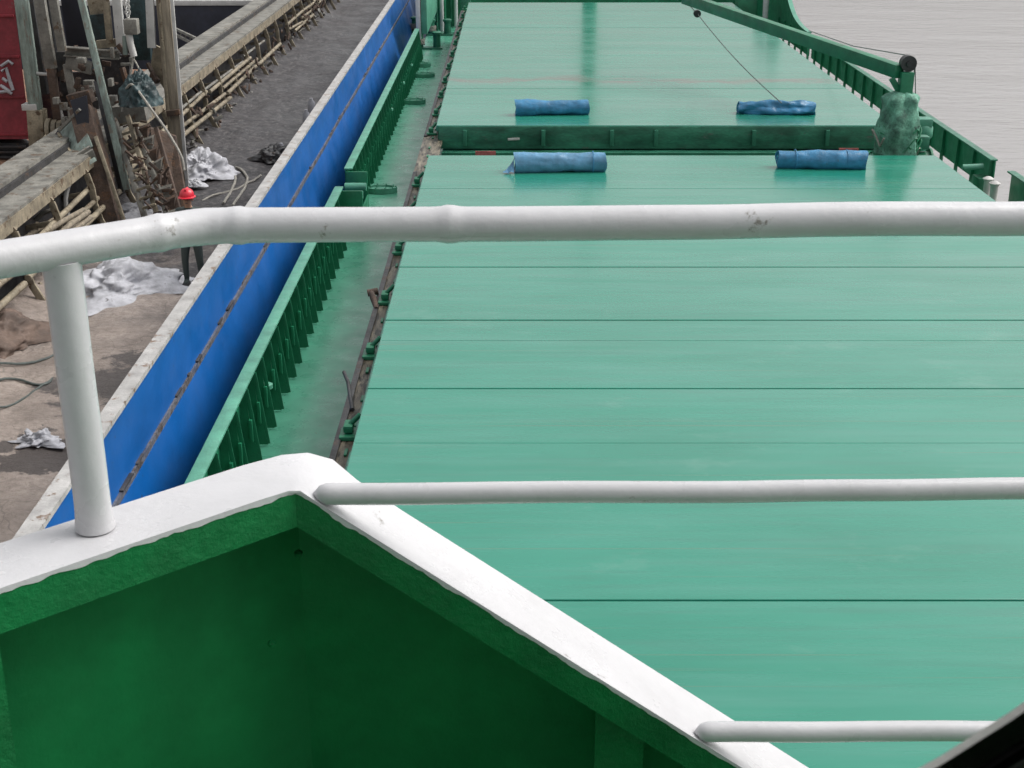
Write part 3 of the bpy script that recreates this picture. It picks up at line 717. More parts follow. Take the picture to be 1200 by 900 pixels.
# ------------------------------------------------------------------ blue barge alongside
GZ, FZ = 1.70, -.60
def bx(y): return -3.80 - .0055 * (y - 10)
barge = thing('blue_barge', 'blue barge moored alongside, its floor covered in sand and black residue', 'barge', (-6.5, 40, -2.3))
Y0, Y1 = 2.0, 92.0; NB = 30
def bwall(x_off0, x_off1, z0, z1, name, m, y0=Y0, y1=Y1, wob=0.0, lean=0.0):
    mb = MB(); a = []
    for i in range(NB + 1):
        y = y0 + (y1 - y0) * i / NB; x = bx(y); w = wob * fbm((y * .3, z0, 0))
        a.append([mb.bm.verts.new((x + x_off0 + w, y, z0)), mb.bm.verts.new((x + x_off1 + w + lean, y, z0)), mb.bm.verts.new((x + x_off1 + w, y, z1)), mb.bm.verts.new((x + x_off0 + w, y, z1))])
    for p, q in zip(a, a[1:]):
        for k in range(4): mb.bm.faces.new((p[k], p[(k+1)%4], q[(k+1)%4], q[k]))
    mb.bm.faces.new(a[0]); mb.bm.faces.new(a[-1][::-1])
    return mb.build(name, m, barge, smooth=False)
bwall(-.10, -.02, 1.0, GZ - .055, 'upper_side_plate', 'blue', wob=.02, lean=.05)
bwall(-.12, .05, -.35, .92, 'lower_side_plate', 'blue', wob=.02, lean=.30); bwall(-.12, .34, -2.7, -.352, 'bottom_side_plate', 'blue')
bwall(-.11, .055, .922, .998, 'rubbing_strake', 'strake', wob=.02)
bwall(-.165, .0, GZ - .053, GZ, 'gunwale', 'gunwale')
# broken timber and rubber left on the strake
rc = MB()
for k in range(60):
    y = 10 + k * .62 + random.uniform(-.25, .25)
    if random.random() < .45: continue
    l = random.uniform(.06, .45); x = bx(y) + .02; h = random.uniform(.012, .03)
    rc.box((x - .06, y, .999), (x + random.uniform(.02,.05), y + l, 1.0 + h), .008)
tag(rc.build('strake_debris', 'dark_steel', barge), kind='stuff')
# floor
def fz(x, y):
    n = .16 * fbm((x * .35, y * .3, 2.2), 5) + .05 * fbm((x * 1.5, y * 1.5, 0), 4)
    edge = max(0, (-7.3 - x) / 1.0); return FZ + n * .8 + .22 * min(1, edge) ** 2
MB().grid(60, 260, lambda u, v: (-8.40 + 4.50 * u - .0055 * v * 88, 3 + v * 88, fz(-8.4 + 4.5 * u, 3 + v * 88))).build('cargo_floor', 'floor', barge)
# far side: box gunwale on an inner wall with curved stays and stringer pipes
def fx(y): return -.0055 * (y - 35)
def fwall(xa, xb, za, zb, name, m, y0=6.0, y1=92.0):
    mb = MB(); a = []
    for y in (y0, y1):
        o = fx(y); a.append([mb.bm.verts.new((xa + o, y, za)), mb.bm.verts.new((xb + o, y, za)), mb.bm.verts.new((xb + o, y, zb)), mb.bm.verts.new((xa + o, y, zb))])
    for k in range(4): mb.bm.faces.new((a[0][k], a[0][(k+1)%4], a[1][(k+1)%4], a[1][k]))
    mb.bm.faces.new(a[0]); mb.bm.faces.new(a[1][::-1]); return mb.build(name, m, barge, smooth=False)
fwall(-9.45, -8.95, -2.6, .80, 'far_side_plate', 'dark_steel')
fwall(-9.55, -9.02, 1.14, 1.21, 'far_gunwale', 'beam_grey'); fwall(-9.0, -8.45, .96, 1.02, 'far_gunwale', 'beam_grey')
fwall(-9.03, -8.96, .80, 1.139, 'gunwale_web', 'dark_steel'); fwall(-8.50, -8.43, .72, .958, 'gunwale_web', 'beam_tan')
for i, (x, z, r, m_) in enumerate(((-8.36, .30, .055, 'beam_tan'), (-8.30, .14, .05, 'beam_tan'), (-8.42, .44, .04, 'beam_grey'), (-8.24, -.06, .06, 'beam_tan'))):
    y = 9.0
    while y < 80:
        l = random.uniform(2.5, 7)
        if not (i == 2 and random.random() < .3) and not (34.5 < y < 62 and random.random() < .5):
            MB().tube([(x + fx(y) , y, z), (x + fx(y+l) + random.uniform(-.12,.12), y + l, z + random.uniform(-.12,.12))], r, 8).build('stringer_pipe', m_, barge)
        y += l + random.uniform(.02, .6)
sg = MB(); yy = 12.0
prof_ = [(-8.50, .93), (-8.30, .70), (-8.22, .40), (-8.20, .10), (-8.12, -.22), (-7.92, -.62)]
for (x1, z1), (x2, z2) in zip(prof_, prof_[1:]): sg.bar((x1, yy, z1), (x2, yy, z2), .06, .12, (1,0,0), .004)
sg.bar((-8.9, yy, .2), (-8.38, yy, .3), .04, .10, (0,0,1), .004)
stg = sg.build('side_stay', 'beam_tan', barge)
for k in range(1, 34):
    y = 12 + 2.25 * k; d_ = dup(stg, (fx(y) - fx(12), 2.25 * k + random.uniform(-.12, .12), 0), barge)
# junk between the stays
jm = MB()
for k in range(150):
    y = 32 + random.random() * 34; x = -8.35 + random.uniform(-.4, .35) + fx(y); z = FZ + random.uniform(.15, .95)
    jm.bar((x, y, z), (x + random.uniform(-.2,.2), y + random.uniform(-.5,.5), z + random.uniform(-.25,.25)), .05, .07)
tag(jm.build('clutter', 'rust', barge), kind='stuff')
jm = MB()
for k in range(60):
    y = 34 + random.random() * 30; x = -8.25 + random.uniform(-.4, .3) + fx(y); z = FZ + random.uniform(.1, .6)
    jm.bar((x, y, z - .1), (x + random.uniform(-.25,.25), y + random.uniform(-.3,.3), z + random.uniform(-.25,.1)), random.uniform(.03,.14), random.uniform(.02,.09))
tag(jm.build('clutter', 'beam_grey', barge), kind='stuff')

# dark hull moored beyond, and unloading pontoon
db = thing('dark_barge', 'dark navy barge moored beyond the blue barge, white along its deck edge', 'barge', (-24, 66, -2.3))
MB().box((-42, 60, -2.7), (-9.95, 76, .46), .05).build('hull', 'navy', db); MB().box((-42.05, 59.9, .463), (-9.9, 76.1, .68), .03).build('deck_edge', 'white_dirty', db)
pn = thing('unloading_pontoon', 'rusty unloading pontoon beside the blue barge, carrying the gantry and the red container', 'pontoon', (-15, 30, -2.3))
MB().box((-22, 8, -2.7), (-9.72, 44, .22)).build('hull', 'dark_steel', pn); MB().box((-21.9, 8.1, .224), (-9.75, 43.9, .30)).build('deck_plate', 'rust_deck', pn)
def pbar(a, b, w, name, m, parent=None, hscale=1.0, kind='bar', D=None):
    (ax, ay, ad), (bx_, by, bd) = a, b; A = C(ax, ay, ad); B = C(bx_, by, bd); wm = w * mpp((ad + bd) / 2)
    mb = MB()
    if kind == 'bar': mb.bar(A, B, wm, wm * hscale, (0,1,0))
    elif kind == 'i': mb.ibeam(A, B, wm, wm * hscale, None, (1,0,0))
    elif kind == 'tube': mb.tube([A, B], wm / 2, 12)
    return mb.build(name, m, parent)

# ---- red container
rcD = 31.0
cor_ = C(36, 163, rcD); rt = thing('red_container', 'faded red steel container with worn white paint marks at the left edge', 'container', Vector((cor_.x - 1.6, rcD + 1.5, cor_.z)))
tp = C(10, -6, rcD); off = Vector((-3.4, 0, 0))
m = MB(); A, B = cor_, Vector((tp.x, rcD + .3, tp.z + .3))
m.prism([A, B, B + off, A + off], (-1.5, 3.0, 0)); m.build('body', 'red', rt, smooth=False)
m = MB()
for zz in (.1, .9, 1.75, 2.6):
    f_ = zz / (B.z - A.z); p_ = A + (B - A) * f_; m.bar(p_ + Vector((-.04,-.02,0)), p_ + off + Vector((0,-.02,0)), .04, .05)
m.build('side_rib', 'red', rt)
m = MB()
for pts in (((1,84),(6,80),(12,98),(15,106)), ((0,100),(6,104),(12,108)), ((0,108),(8,107),(14,110)), ((2,92),(8,96)), ((0,78),(9,72),(14,76))):
    ps = [C(x, y, rcD + .06) for x, y in pts]
    f2 = []
    for p_ in ps:
        f_ = (p_.z - A.z) / (B.z - A.z); p_.y = rcD + .3 * f_ - .012; f2.append(p_)
    m.tube(f2, [.030 + .012 * random.random() for _ in f2], 6)
m.build('paint_mark', 'tarp_white', rt)
m = MB()
for k in range(4):
    y_ = 172 + k * 6; P_ = C(30, y_, rcD - .1); m.bar(P_, P_ + off, .08, .045)
m.build('louvre', 'dark_steel', rt)
P_ = C(34, 190, rcD-.2); MB().bar(P_, P_ + off, .06, .05).build('sill', 'beam_grey', rt)
P_ = C(36, 168, rcD+.02); Q_ = C(36, 192, rcD+.05)
MB().prism([P_, Q_, Q_ + off, P_ + off], (-1.4, 2.8, 0)).build('plinth', 'dark_steel', rt, smooth=False)

# ---- gantry frame
gD = 30.5
g = thing('unloading_gantry', 'weathered steel gantry of leaning posts and cross beams right of the red container', 'gantry', Vector((C(70, 150, gD).x, gD, .3)))
def gb(a, b, w, name, m, hs=.8, kind='bar', d0=gD, d1=gD): return pbar((a[0], a[1], d0), (b[0], b[1], d1), w, name, m, g, hs, kind)
tag(gb((24,-10), (42,128), 13, 'post', 'pale_green', 1.0), 'pale green post')
gb((36,121), (37,128), 17, 'post_collar', 'white_dirty', 1.0)
gb((43,128), (46,170), 18, 'post_base', 'beam_tan', 1.1)
gb((34,-10), (52,110), 9, 'post', 'dark_steel', 1.0, d0=31, d1=31)
gb((45,-10), (60,80), 12, 'post', 'beam_grey', .7); gb((61,-10), (73,60), 9.5, 'post', 'beam_grey', .7, d0=30.2, d1=30.2)
gb((53,-10), (68,95), 5, 'post', 'black', .9, d0=31.2, d1=31.2)  # black strip stands for the shade in the gap between the grey posts
gb((60,80), (68,140), 9, 'post', 'rust', .9); gb((73,60), (82,130), 12, 'post', 'dark_steel', .9, d0=31, d1=31)
gb((78,75), (86,115), 8, 'post', 'beam_grey', .8); gb((66,115), (74,150), 6, 'post', 'white_dirty', .8)
gb((93,-10), (149,222), 7.5, 'brace', 'pale_green', .7, d0=29.6, d1=28.6)
gb((101,100), (118,190), 5, 'brace', 'rust', .7, d0=29.9, d1=29.5); gb((113,95), (143,225), 6, 'brace', 'dark_steel', .7, d0=29.9, d1=29.2)
gb((76,60), (140,64), 13, 'cross_beam', 'beam_grey', .8, 'i'); gb((78,72), (108,80), 14, 'cross_beam', 'beam_grey', .6)
gb((40,86), (56,87), 4, 'stub_pipe', 'white_dirty', 1, 'tube')
gb((114,52), (137,50), 9, 'cross_beam', 'beam_tan', .8, d0=30.6, d1=30.6)
gb((123,-10), (129,50), 7, 'post', 'beam_tan', .8); gb((136,-10), (143,62), 10, 'post', 'white_dirty', .7); gb((175,-10), (178,56), 9, 'post', 'white_dirty', .6)
gb((161,-10), (168,70), 20, 'post', 'teal', .5, d0=31.4, d1=31.4)
def gplate(pts, D, name, m, th=.08):
    MB().prism([C(x, y, D) for x, y in pts], (0, th, 0)).build(name, m, g, smooth=False)
gplate([(70,-8),(93,-8),(108,60),(80,60)], 31.6, 'back_plate', 'navy'); gplate([(100,-8),(122,-8),(128,16),(106,18)], 31.0, 'side_plate', 'beam_tan')
gplate([(104,18),(124,16),(130,50),(112,54)], 30.9, 'side_plate', 'teal')
gplate([(112,66),(152,64),(150,130),(130,134)], 32.0, 'dark_backing', 'dark_steel'); gplate([(62,85),(112,84),(118,150),(66,150)], 32.0, 'dark_backing', 'dark_steel')
gplate([(34,84),(62,84),(70,150),(40,150)], 32.0, 'dark_backing', 'dark_steel'); gplate([(180,52),(196,60),(196,110),(176,80)], 30.8, 'gusset', 'beam_tan')  # first sheet is added to darken the void behind the post base
gplate([(130,126),(168,122),(172,142),(136,146)], 29.5, 'machine_bed', 'beam_grey', .5)
# winch drums at the post foot
for k, px in enumerate((58, 65, 71)):
    q = C(px, 152, gD-.1); MB().tube([q + Vector((-.04,-.0,0)), q + Vector((.05,0,0))], .24 - .02*k, 18).build('winch_drum', 'beam_tan', g)
MB().tube([C(50,152,gD), C(78,150,gD)], .07, 10).build('winch_shaft', 'rust', g)
# random brackets, bolts and pipe runs of the frame
m = MB()
for k in range(46):
    x = random.uniform(55, 178); y = random.uniform(55, 150); q = C(x, y, 30.6 + random.uniform(-.4, .8))
    m.bar(q, q + Vector((random.uniform(-.25,.25), random.uniform(-.2,.2), random.uniform(-.35,.35))), random.uniform(.03,.10), random.uniform(.03,.12))
tag(m.build('bracket', 'rust', g), kind='stuff')
m = MB()
for k in range(26):
    x = random.uniform(60, 178); y = random.uniform(60, 165); q = C(x, y, 30.2 + random.uniform(-.4, .5))
    m.box(q, q + Vector((random.uniform(.06,.22), random.uniform(.05,.2), random.uniform(.05,.25))), .01)
tag(m.build('bracket', 'beam_grey', g), kind='stuff')

# ---- hoist hanging in front of the gantry
hD = 29.4
h_ = thing('chain_hoist', 'grey hoist box hanging by a chain left of the tall timber post', 'hoist', C(154, 70, hD))
m = MB()
for k in range(9):
    q = C(147.5 + .3 * k, -8 + 3.2 * k, hD); w_ = .05
    m.tube([q + Vector((w_*math.cos(t*.7)*(1 if k%2 else .3), w_*math.cos(t*.7)*(.3 if k%2 else 1), .06*math.sin(t*.7))) for t in range(10)], .014, 6)
m.build('chain', 'white_dirty', h_)
A = C(147, 40, hD); B = C(161, 22, hD); MB().box((A.x, hD-.1, A.z), (B.x, hD+.14, B.z), .02).build('motor_box', 'beam_grey', h_)
MB().tube([C(151,40,hD), C(153,52,hD), C(157,66,hD)], .07, 10).build('hose', 'white_dirty', h_)
MB().tube([C(146,42,hD), C(147,64,hD)], .05, 10).build('guide_tube', 'pale_green', h_)
def rope(label, pts, r, m='rope', name='rope', group=None):
    P_ = [C(*p_) for p_ in pts]; dense = []
    for i in range(len(P_) - 1):
        p0, p1, p2, p3 = P_[max(i-1,0)], P_[i], P_[i+1], P_[min(i+2, len(P_)-1)]
        for k in range(6):
            t = k / 6; dense.append(.5 * ((2*p1) + (p2-p0)*t + (2*p0-5*p1+4*p2-p3)*t*t + (3*p1-p0-3*p2+p3)*t**3))
    dense.append(P_[-1]); return tag(MB().tube(dense, r, 7).build(name, m), label, 'rope', group)
rope('thin pale rope falling straight from the hoist hose to the machine bed', [(157,66,hD),(152,92,29.3),(147,112,29.2),(143,131,29.1)], .022)
rope('pale rope looping over the dark teal bundle and down to the timber post foot', [(148,104,28.9),(153,99,28.8),(160,104,28.7),(176,126,28.5),(196,154,28.3),(212,182,28.1),(216,200,28.0)], .026)
rope('slack rope hanging beside the hoist hose onto the dark teal bundle', [(156,68,hD),(163,82,29.3),(158,92,29.2),(166,100,29.0)], .018)
rope('white pipe-like hose hanging below the grey conveyor trough', [(84,206,27.8),(79,222,27.7),(77,236,27.6),(80,254,27.5)], .05, 'white_dirty')

# lumpy covers
def bundle(label, cpx, D, sx, sy, sz, m, seed, name='tarpaulin_bundle', cat='tarpaulin', ridge=.35, z0=None, group=None, nx=96, ny=48, rot=0):
    c = C(cpx[0], cpx[1], D) if z0 is None else PZ(cpx[0], cpx[1], z0)
    mb = MB(); mb.round = True; n = nx; rings = []
    for j in range(ny + 1):
        v = j / ny * math.pi / 2; ring = []
        for k in range(n):
            a = 2 * math.pi * k / n
            d = Vector((math.cos(a) * math.cos(v), math.sin(a) * math.cos(v), math.sin(v)))
            rd = 1 - abs(fbm(d * 1.9 + Vector((seed, 0, 0)), 3)) * 1.6
            w = 1 + ridge * fbm(d * 1.3 + Vector((seed, 3, 0)), 4) + ridge * .0 * (1 - abs(fbm(d * 4.2 + Vector((0, seed, 1)), 3)) * 2) + ridge * .26 * rd * (1 if v < 1.3 else .3)
            foot = 1 + ((.12 if 'teal' in m else .5) * (1 - math.sin(v)) ** 3 * (1 + .5 * math.sin(a * 3 + seed)))
            x_, y_ = d.x * sx * w * foot, d.y * sy * w * foot
            ring.append(mb.bm.verts.new(c + Vector((x_ * math.cos(rot) - y_ * math.sin(rot), x_ * math.sin(rot) + y_ * math.cos(rot), max(0, d.z * sz * w)))))
        rings.append(ring)
    for a, b in zip(rings, rings[1:]):
        for k in range(n): mb.bm.faces.new((a[k], a[(k+1)%n], b[(k+1)%n], b[k]))
    mb.bm.faces.new(rings[0][::-1])
    o = mb.build(name, m); bm = bmesh.new(); bm.from_mesh(o.data); bmesh.ops.remove_doubles(bm, verts=bm.verts, dist=.002); bm.to_mesh(o.data); bm.free()
    o.data.set_sharp_from_angle(angle=R(75))
    return tag(o, label, cat, group)
bundle('dark teal tarpaulin bundle in front of the gantry machine bed', (165, 122), 29.0, .33, .35, .60, 'teal', 2.0)
bundle('large crumpled white plastic sheet on the barge floor behind the rail post', (136, 338), 0, .72, .8, .42, 'tarp_white', 5.5, 'plastic_sheet', 'plastic sheet', .45, FZ + .02, rot=-.5)
bundle('white plastic sheet with pale folds just above the rail, next to the worker', (170, 262), 0, .62, .5, .42, 'tarp_white', 8.1, 'plastic_sheet', 'plastic sheet', .35, FZ + .02)
bundle('heap of white sacking on dark residue beyond the worker, right of the timber post', (236, 205), 0, .47, .5, .50, 'tarp_white', 1.7, 'plastic_sheet', 'plastic sheet', .5, FZ + .05)
bundle('small white lump of plastic lying below the heap of white sacking', (229, 217), 0, .16, .14, .14, 'tarp_white', 3.3, 'plastic_sheet', 'plastic sheet', .4, FZ + .05)
bundle('small crumpled white rag in the dark wet stain on the sandy barge floor', (43, 517), 0, .17, .14, .12, 'tarp_white', 9.9, 'rag', 'rag', .8, FZ + .03, nx=72, ny=36)
bundle('brown sacking heap at the near foot of the barge side, left edge of view', (-8, 398), 0, .55, .7, .36, 'brown_cover', 6.6, 'sacking_heap', 'sacks', .4, FZ - .02)
bundle('dark lump of residue against the blue barge gunwale, with a pale bottle', (322, 186), 0, .30, .34, .30, 'dark_steel', 4.6, 'residue_heap', 'heap', .5, FZ + .05)
for i, (px, py, lb) in enumerate(((365, 124, 'yellowish plastic bottle standing by the blue gunwale, furthest of the bottles'), (359, 138, 'white plastic bottle standing by the blue gunwale'), (330, 178, 'pale plastic bottle on the dark lump by the blue gunwale'))):
    q = PZ(px, py, FZ + .2)
    fz0 = FZ + .02; m = MB(); m.lathe((q.x, q.y, fz0), [(.10,0),(.11,.05),(.11,.28),(.05,.36),(.05,.40)], 12)
    tag(m.build('plastic_bottle', 'tarp_white'), lb, 'bottle', 'bottles by the barge gunwale')

# ---- tall timber post
tpD = 30.6
t = thing('timber_post', 'tall weathered tan timber post standing in front of the far gunwale', 'post', PZ(213, 236, FZ))
A = PZ(211, 236, FZ); A.y = tpD; bmx = C(189, -30, tpD); A = C(213, 236, tpD); A.z = FZ
MB().bar(A, bmx, .27, .24, (0,1,0), .012).build('trunk', 'wood', t)
MB().bar(C(221, 236, tpD-.1), C(199, -30, tpD-.1), .07, .05, (0,1,0), .004).build('angle_iron', 'white_dirty', t)
MB().bar(C(206, 236, tpD-.15), C(184, -30, tpD-.15), .045, .03, (0,1,0), .004).build('batten', 'beam_tan', t)
MB().bar(C(196, 133, tpD-.2), C(211, 131, tpD-.2), .14, .12, (0,0,1)).build('clamp_band', 'rust', t)

# ---- bucket ladder down to the barge floor
bD0, bD1 = 29.4, 27.6
bl = thing('bucket_ladder', 'brown bucket ladder conveyor slanting down to the barge floor beside the timber post', 'conveyor', PZ(200, 262, FZ))
def lerp(a, b, t): return a + (b - a) * t
for (a, b, w, m_) in (((134,140),(172,262),6,'beam_grey'), ((150,136),(187,262),5,'beam_tan'), ((160,150),(200,262),6,'beam_grey'), ((183,150),(214,262),5,'rust')):
    pbar((*a, bD0), (*b, bD1), w, 'rail', m_, bl, .9)
rg = []
for k in range(11):
    u = k / 10; A = C(lerp(137,170,u), lerp(148,255,u), lerp(bD0,bD1,u)-.05); B = C(lerp(152,186,u), lerp(143,250,u), lerp(bD0,bD1,u)-.05)
    MB().bar(A, B, .05, .05).build('rung', 'beam_tan', bl)
for k in range(8):
    u = k / 7.5; A = C(lerp(160,199,u), lerp(152,258,u), lerp(bD0,bD1,u)-.1); d_ = random.uniform(-.03,.03)
    m = MB(); m.prism([A + Vector((0,0,0)), A + Vector((.24,0,.10+d_)), A + Vector((.20,0,-.16)), A + Vector((.03,0,-.12))], (0,.22,.02))
    m.build('bucket', 'beam_grey' if k % 2 else 'rust', bl)
MB().prism([C(176,150,29.6), C(205,160,29.6), C(222,255,28.2), C(194,262,28.2)], (0,.12,0)).build('backing_plate', 'rust', bl)
m = MB()
for k in range(60):
    u = random.random(); q = C(lerp(130,180,u)+random.uniform(0,34), lerp(140,250,u), lerp(bD0,bD1,u)-random.uniform(-.1,.25))
    m.bar(q, q + Vector((random.uniform(-.2,.2), random.uniform(-.1,.1), random.uniform(-.2,.2))), random.uniform(.02,.07), random.uniform(.02,.07))
tag(m.build('chain_link', 'rust', bl), kind='stuff')

# ---- rusty column
rcl = thing('rusty_column', 'thick dark brown rusty column between the trough and the bucket ladder', 'column', PZ(128, 262, FZ))
A = C(97, 128, 29.0); B = C(132, 268, 27.9)
MB().bar(A, B, .44, .40, (0,1,0), .03).build('shaft', 'rust', rcl); MB().bar(C(112,160,28.5), C(148,266,27.6), .07, .05, (0,1,0)).build('edge_angle', 'beam_tan', rcl)
MB().bar(C(82,118,29.1), C(108,112,29.1), .30, .25).build('head', 'rust', rcl)
q = C(90, 150, 28.9); MB().prism([C(82,118,28.75), C(101,112,28.75), C(106,160,28.6), C(98,170,28.6)], (0,.05,0)).build('side_plate', 'navy', rcl)

# ---- conveyor trough
tr = thing('conveyor_trough', 'grey steel conveyor trough slanting from the rusty column to the left edge', 'conveyor', PZ(50, 260, .3))
pbar((109,178,28.2), (-30,264,26.8), 17, 'side_beam', 'beam_grey', tr, .5, 'i')
pbar((112,186,28.1), (-30,275,26.7), 5, 'lip', 'pale_green', tr, .6)
pbar((56,160,29.6), (-30,268,28.4), 7, 'side_beam', 'beam_tan', tr, .8)
MB().prism([C(108,176,28.4), C(60,168,29.5), C(-30,262,28.3), C(-30,262,27.0)], (0,0,-.06)).build('floor_plate', 'rust', tr)
MB().prism([C(68,150,29.2), C(93,131,29.0), C(108,172,28.3), C(88,186,28.3)], (0,.05,0)).build('chute_plate', 'pale_green', tr)
MB().prism([C(58,166,29.0), C(68,152,29.2), C(86,184,28.3), C(62,192,28.3)], (0,.05,0)).build('chute_plate', 'navy', tr)
MB().bar(C(69,153,28.9), C(94,128,28.7), .06, .06).build('chute_edge', 'beam_grey', tr); MB().bar(C(68,156,28.9), C(90,190,28.1), .05, .05).build('chute_edge', 'beam_tan', tr)
for k in range(5):
    u = k / 4.6; A = C(lerp(98,0,u), lerp(180,252,u), lerp(28.4,27.2,u)); B = C(lerp(54,-20,u), lerp(176,240,u), lerp(29.3,28.4,u)); MB().tube([A, B], .055, 10).build('idler_roller', 'rust', tr)
m = MB()
for k in range(22):
    u = random.random(); A = C(lerp(90,5,u)-random.uniform(0,25), lerp(188,248,u)-random.uniform(4,22), lerp(28.5,27.5,u)); m.box(A, A + Vector((random.uniform(.05,.25), .1, random.uniform(.03,.12))), .01)
tag(m.build('spilled_sand', 'beam_tan', tr), kind='stuff')
pbar((58,188,28.8), (78,266,28.0), 10, 'trestle', 'dark_steel', tr); pbar((20,240,27.2), (36,300,26.2), 8, 'trestle', 'dark_steel', tr)

# loose poles between trough and rail
for i, (a, b, lb) in enumerate((((104,248),(60,282),'pale pole topmost of the bundle under the conveyor trough'), ((107,254),(66,288),'pale pole lowest of the bundle under the conveyor trough'), ((98,246),(48,276),'second pale pole from the top of the bundle under the trough'), ((92,262),(40,268+20),'grey pole crossing under the bundle below the trough'), ((66,256),(20,286),'short pole left of the pole bundle under the trough'), ((44,262),(4,292),'leftmost pale pole on the ground under the trough'))):
    A = C(*a, 25.6 + .08 * i); B = C(*b, 24.6 + .08 * i)
    tag(MB().tube([A, lerp(A, B, .5) + Vector((0,0,.02)), B], .05, 9).build('pole', 'wood'), lb, 'pole', 'loose poles under the conveyor trough')
tag(bundle('dark blue plastic sheet stuffed under the left end of the trough', (22, 272), 26.2, .20, .2, .28, 'navy', 12.4, 'plastic_sheet', 'plastic sheet'))
m = MB(); q = C(56, 268, 26.0)
m.tube([C(42,258,25.9), C(50,250,25.9), C(60,246,25.9), C(66,252,25.9), C(62,262,25.9)], .045, 8)
tag(m.build('bent_pipe', 'beam_grey'), 'bent grey pipe end below the conveyor trough', 'pipe')
# leaning timbers and planks at the near part of the barge's far side
for i, (a, b, w, m_, lb) in enumerate((((30,318,24.6),(58,404,22.4),9,'wood_dark','dark timber prop leaning on the near stretch of the barge side'), ((48,332,24.0),(12,350,24.6),4,'wood','thin pale lath lying across the barge side by the rail post'))):
    o = pbar(a, b, w, 'timber_prop', m_, None, .7); tag(o, lb, 'timber')
# boarding ladder on the far gunwale
ld = thing('boarding_ladder', 'light grey ladder leaning out from the far gunwale towards the dark barge', 'ladder', C(238, 52, 50))
pbar((206,34,52), (240,50,49.5), 3, 'rail', 'beam_grey', ld); pbar((204,40,52), (236,56,49.5), 3, 'rail', 'beam_grey', ld)
for k in range(6): pbar((207+5.6*k, 35+2.7*k, 51.9-.4*k), (205+5.6*k, 41+2.7*k, 51.9-.4*k), 1.5, 'rung', 'beam_grey', ld)
# ropes and netting on the black floor
def frope(label, pts, r, grp='ropes lying on the barge floor', m='rope'):
    P_ = [PZ(x, y, FZ + .06) for x, y in pts]; P_ = [Vector((p_.x, p_.y, fz(p_.x, p_.y) + r)) for p_ in P_]; dense = []
    for i in range(len(P_) - 1):
        p0, p1, p2, p3 = P_[max(i-1,0)], P_[i], P_[i+1], P_[min(i+2, len(P_)-1)]
        for k in range(8):
            t_ = k / 8; d_ = .5 * ((2*p1) + (p2-p0)*t_ + (2*p0-5*p1+4*p2-p3)*t_*t_ + (3*p1-p0-3*p2+p3)*t_**3); d_.z = fz(d_.x, d_.y) + r; dense.append(d_)
    tag(MB().tube(dense, r, 7).build('rope', m), label, 'rope', grp)
frope('loop of grey rope on black residue beside the white sacking, inner strand', [(262,238),(270,225),(276,210),(272,200),(262,196)], .03)
frope('loop of grey rope on black residue beside the white sacking, outer strand', [(272,240),(284,226),(290,210),(286,200),(276,194)], .03)
frope('rope lying along the black residue towards the blue gunwale', [(236,232),(255,226),(275,222),(296,212),(306,200)], .025)
frope('dark rope line across the sandy barge floor at left edge, above the stain', [(-6,444),(20,440),(46,446),(60,440)], .02, m='wire')
frope('dark rope line curving over the sandy barge floor, left of the rail post', [(-6,428),(22,424),(48,418),(66,410)], .02, m='wire')
frope('dark rope line running down to the white rag on the sandy floor', [(-6,482),(20,468),(44,450),(62,436)], .016, m='wire')

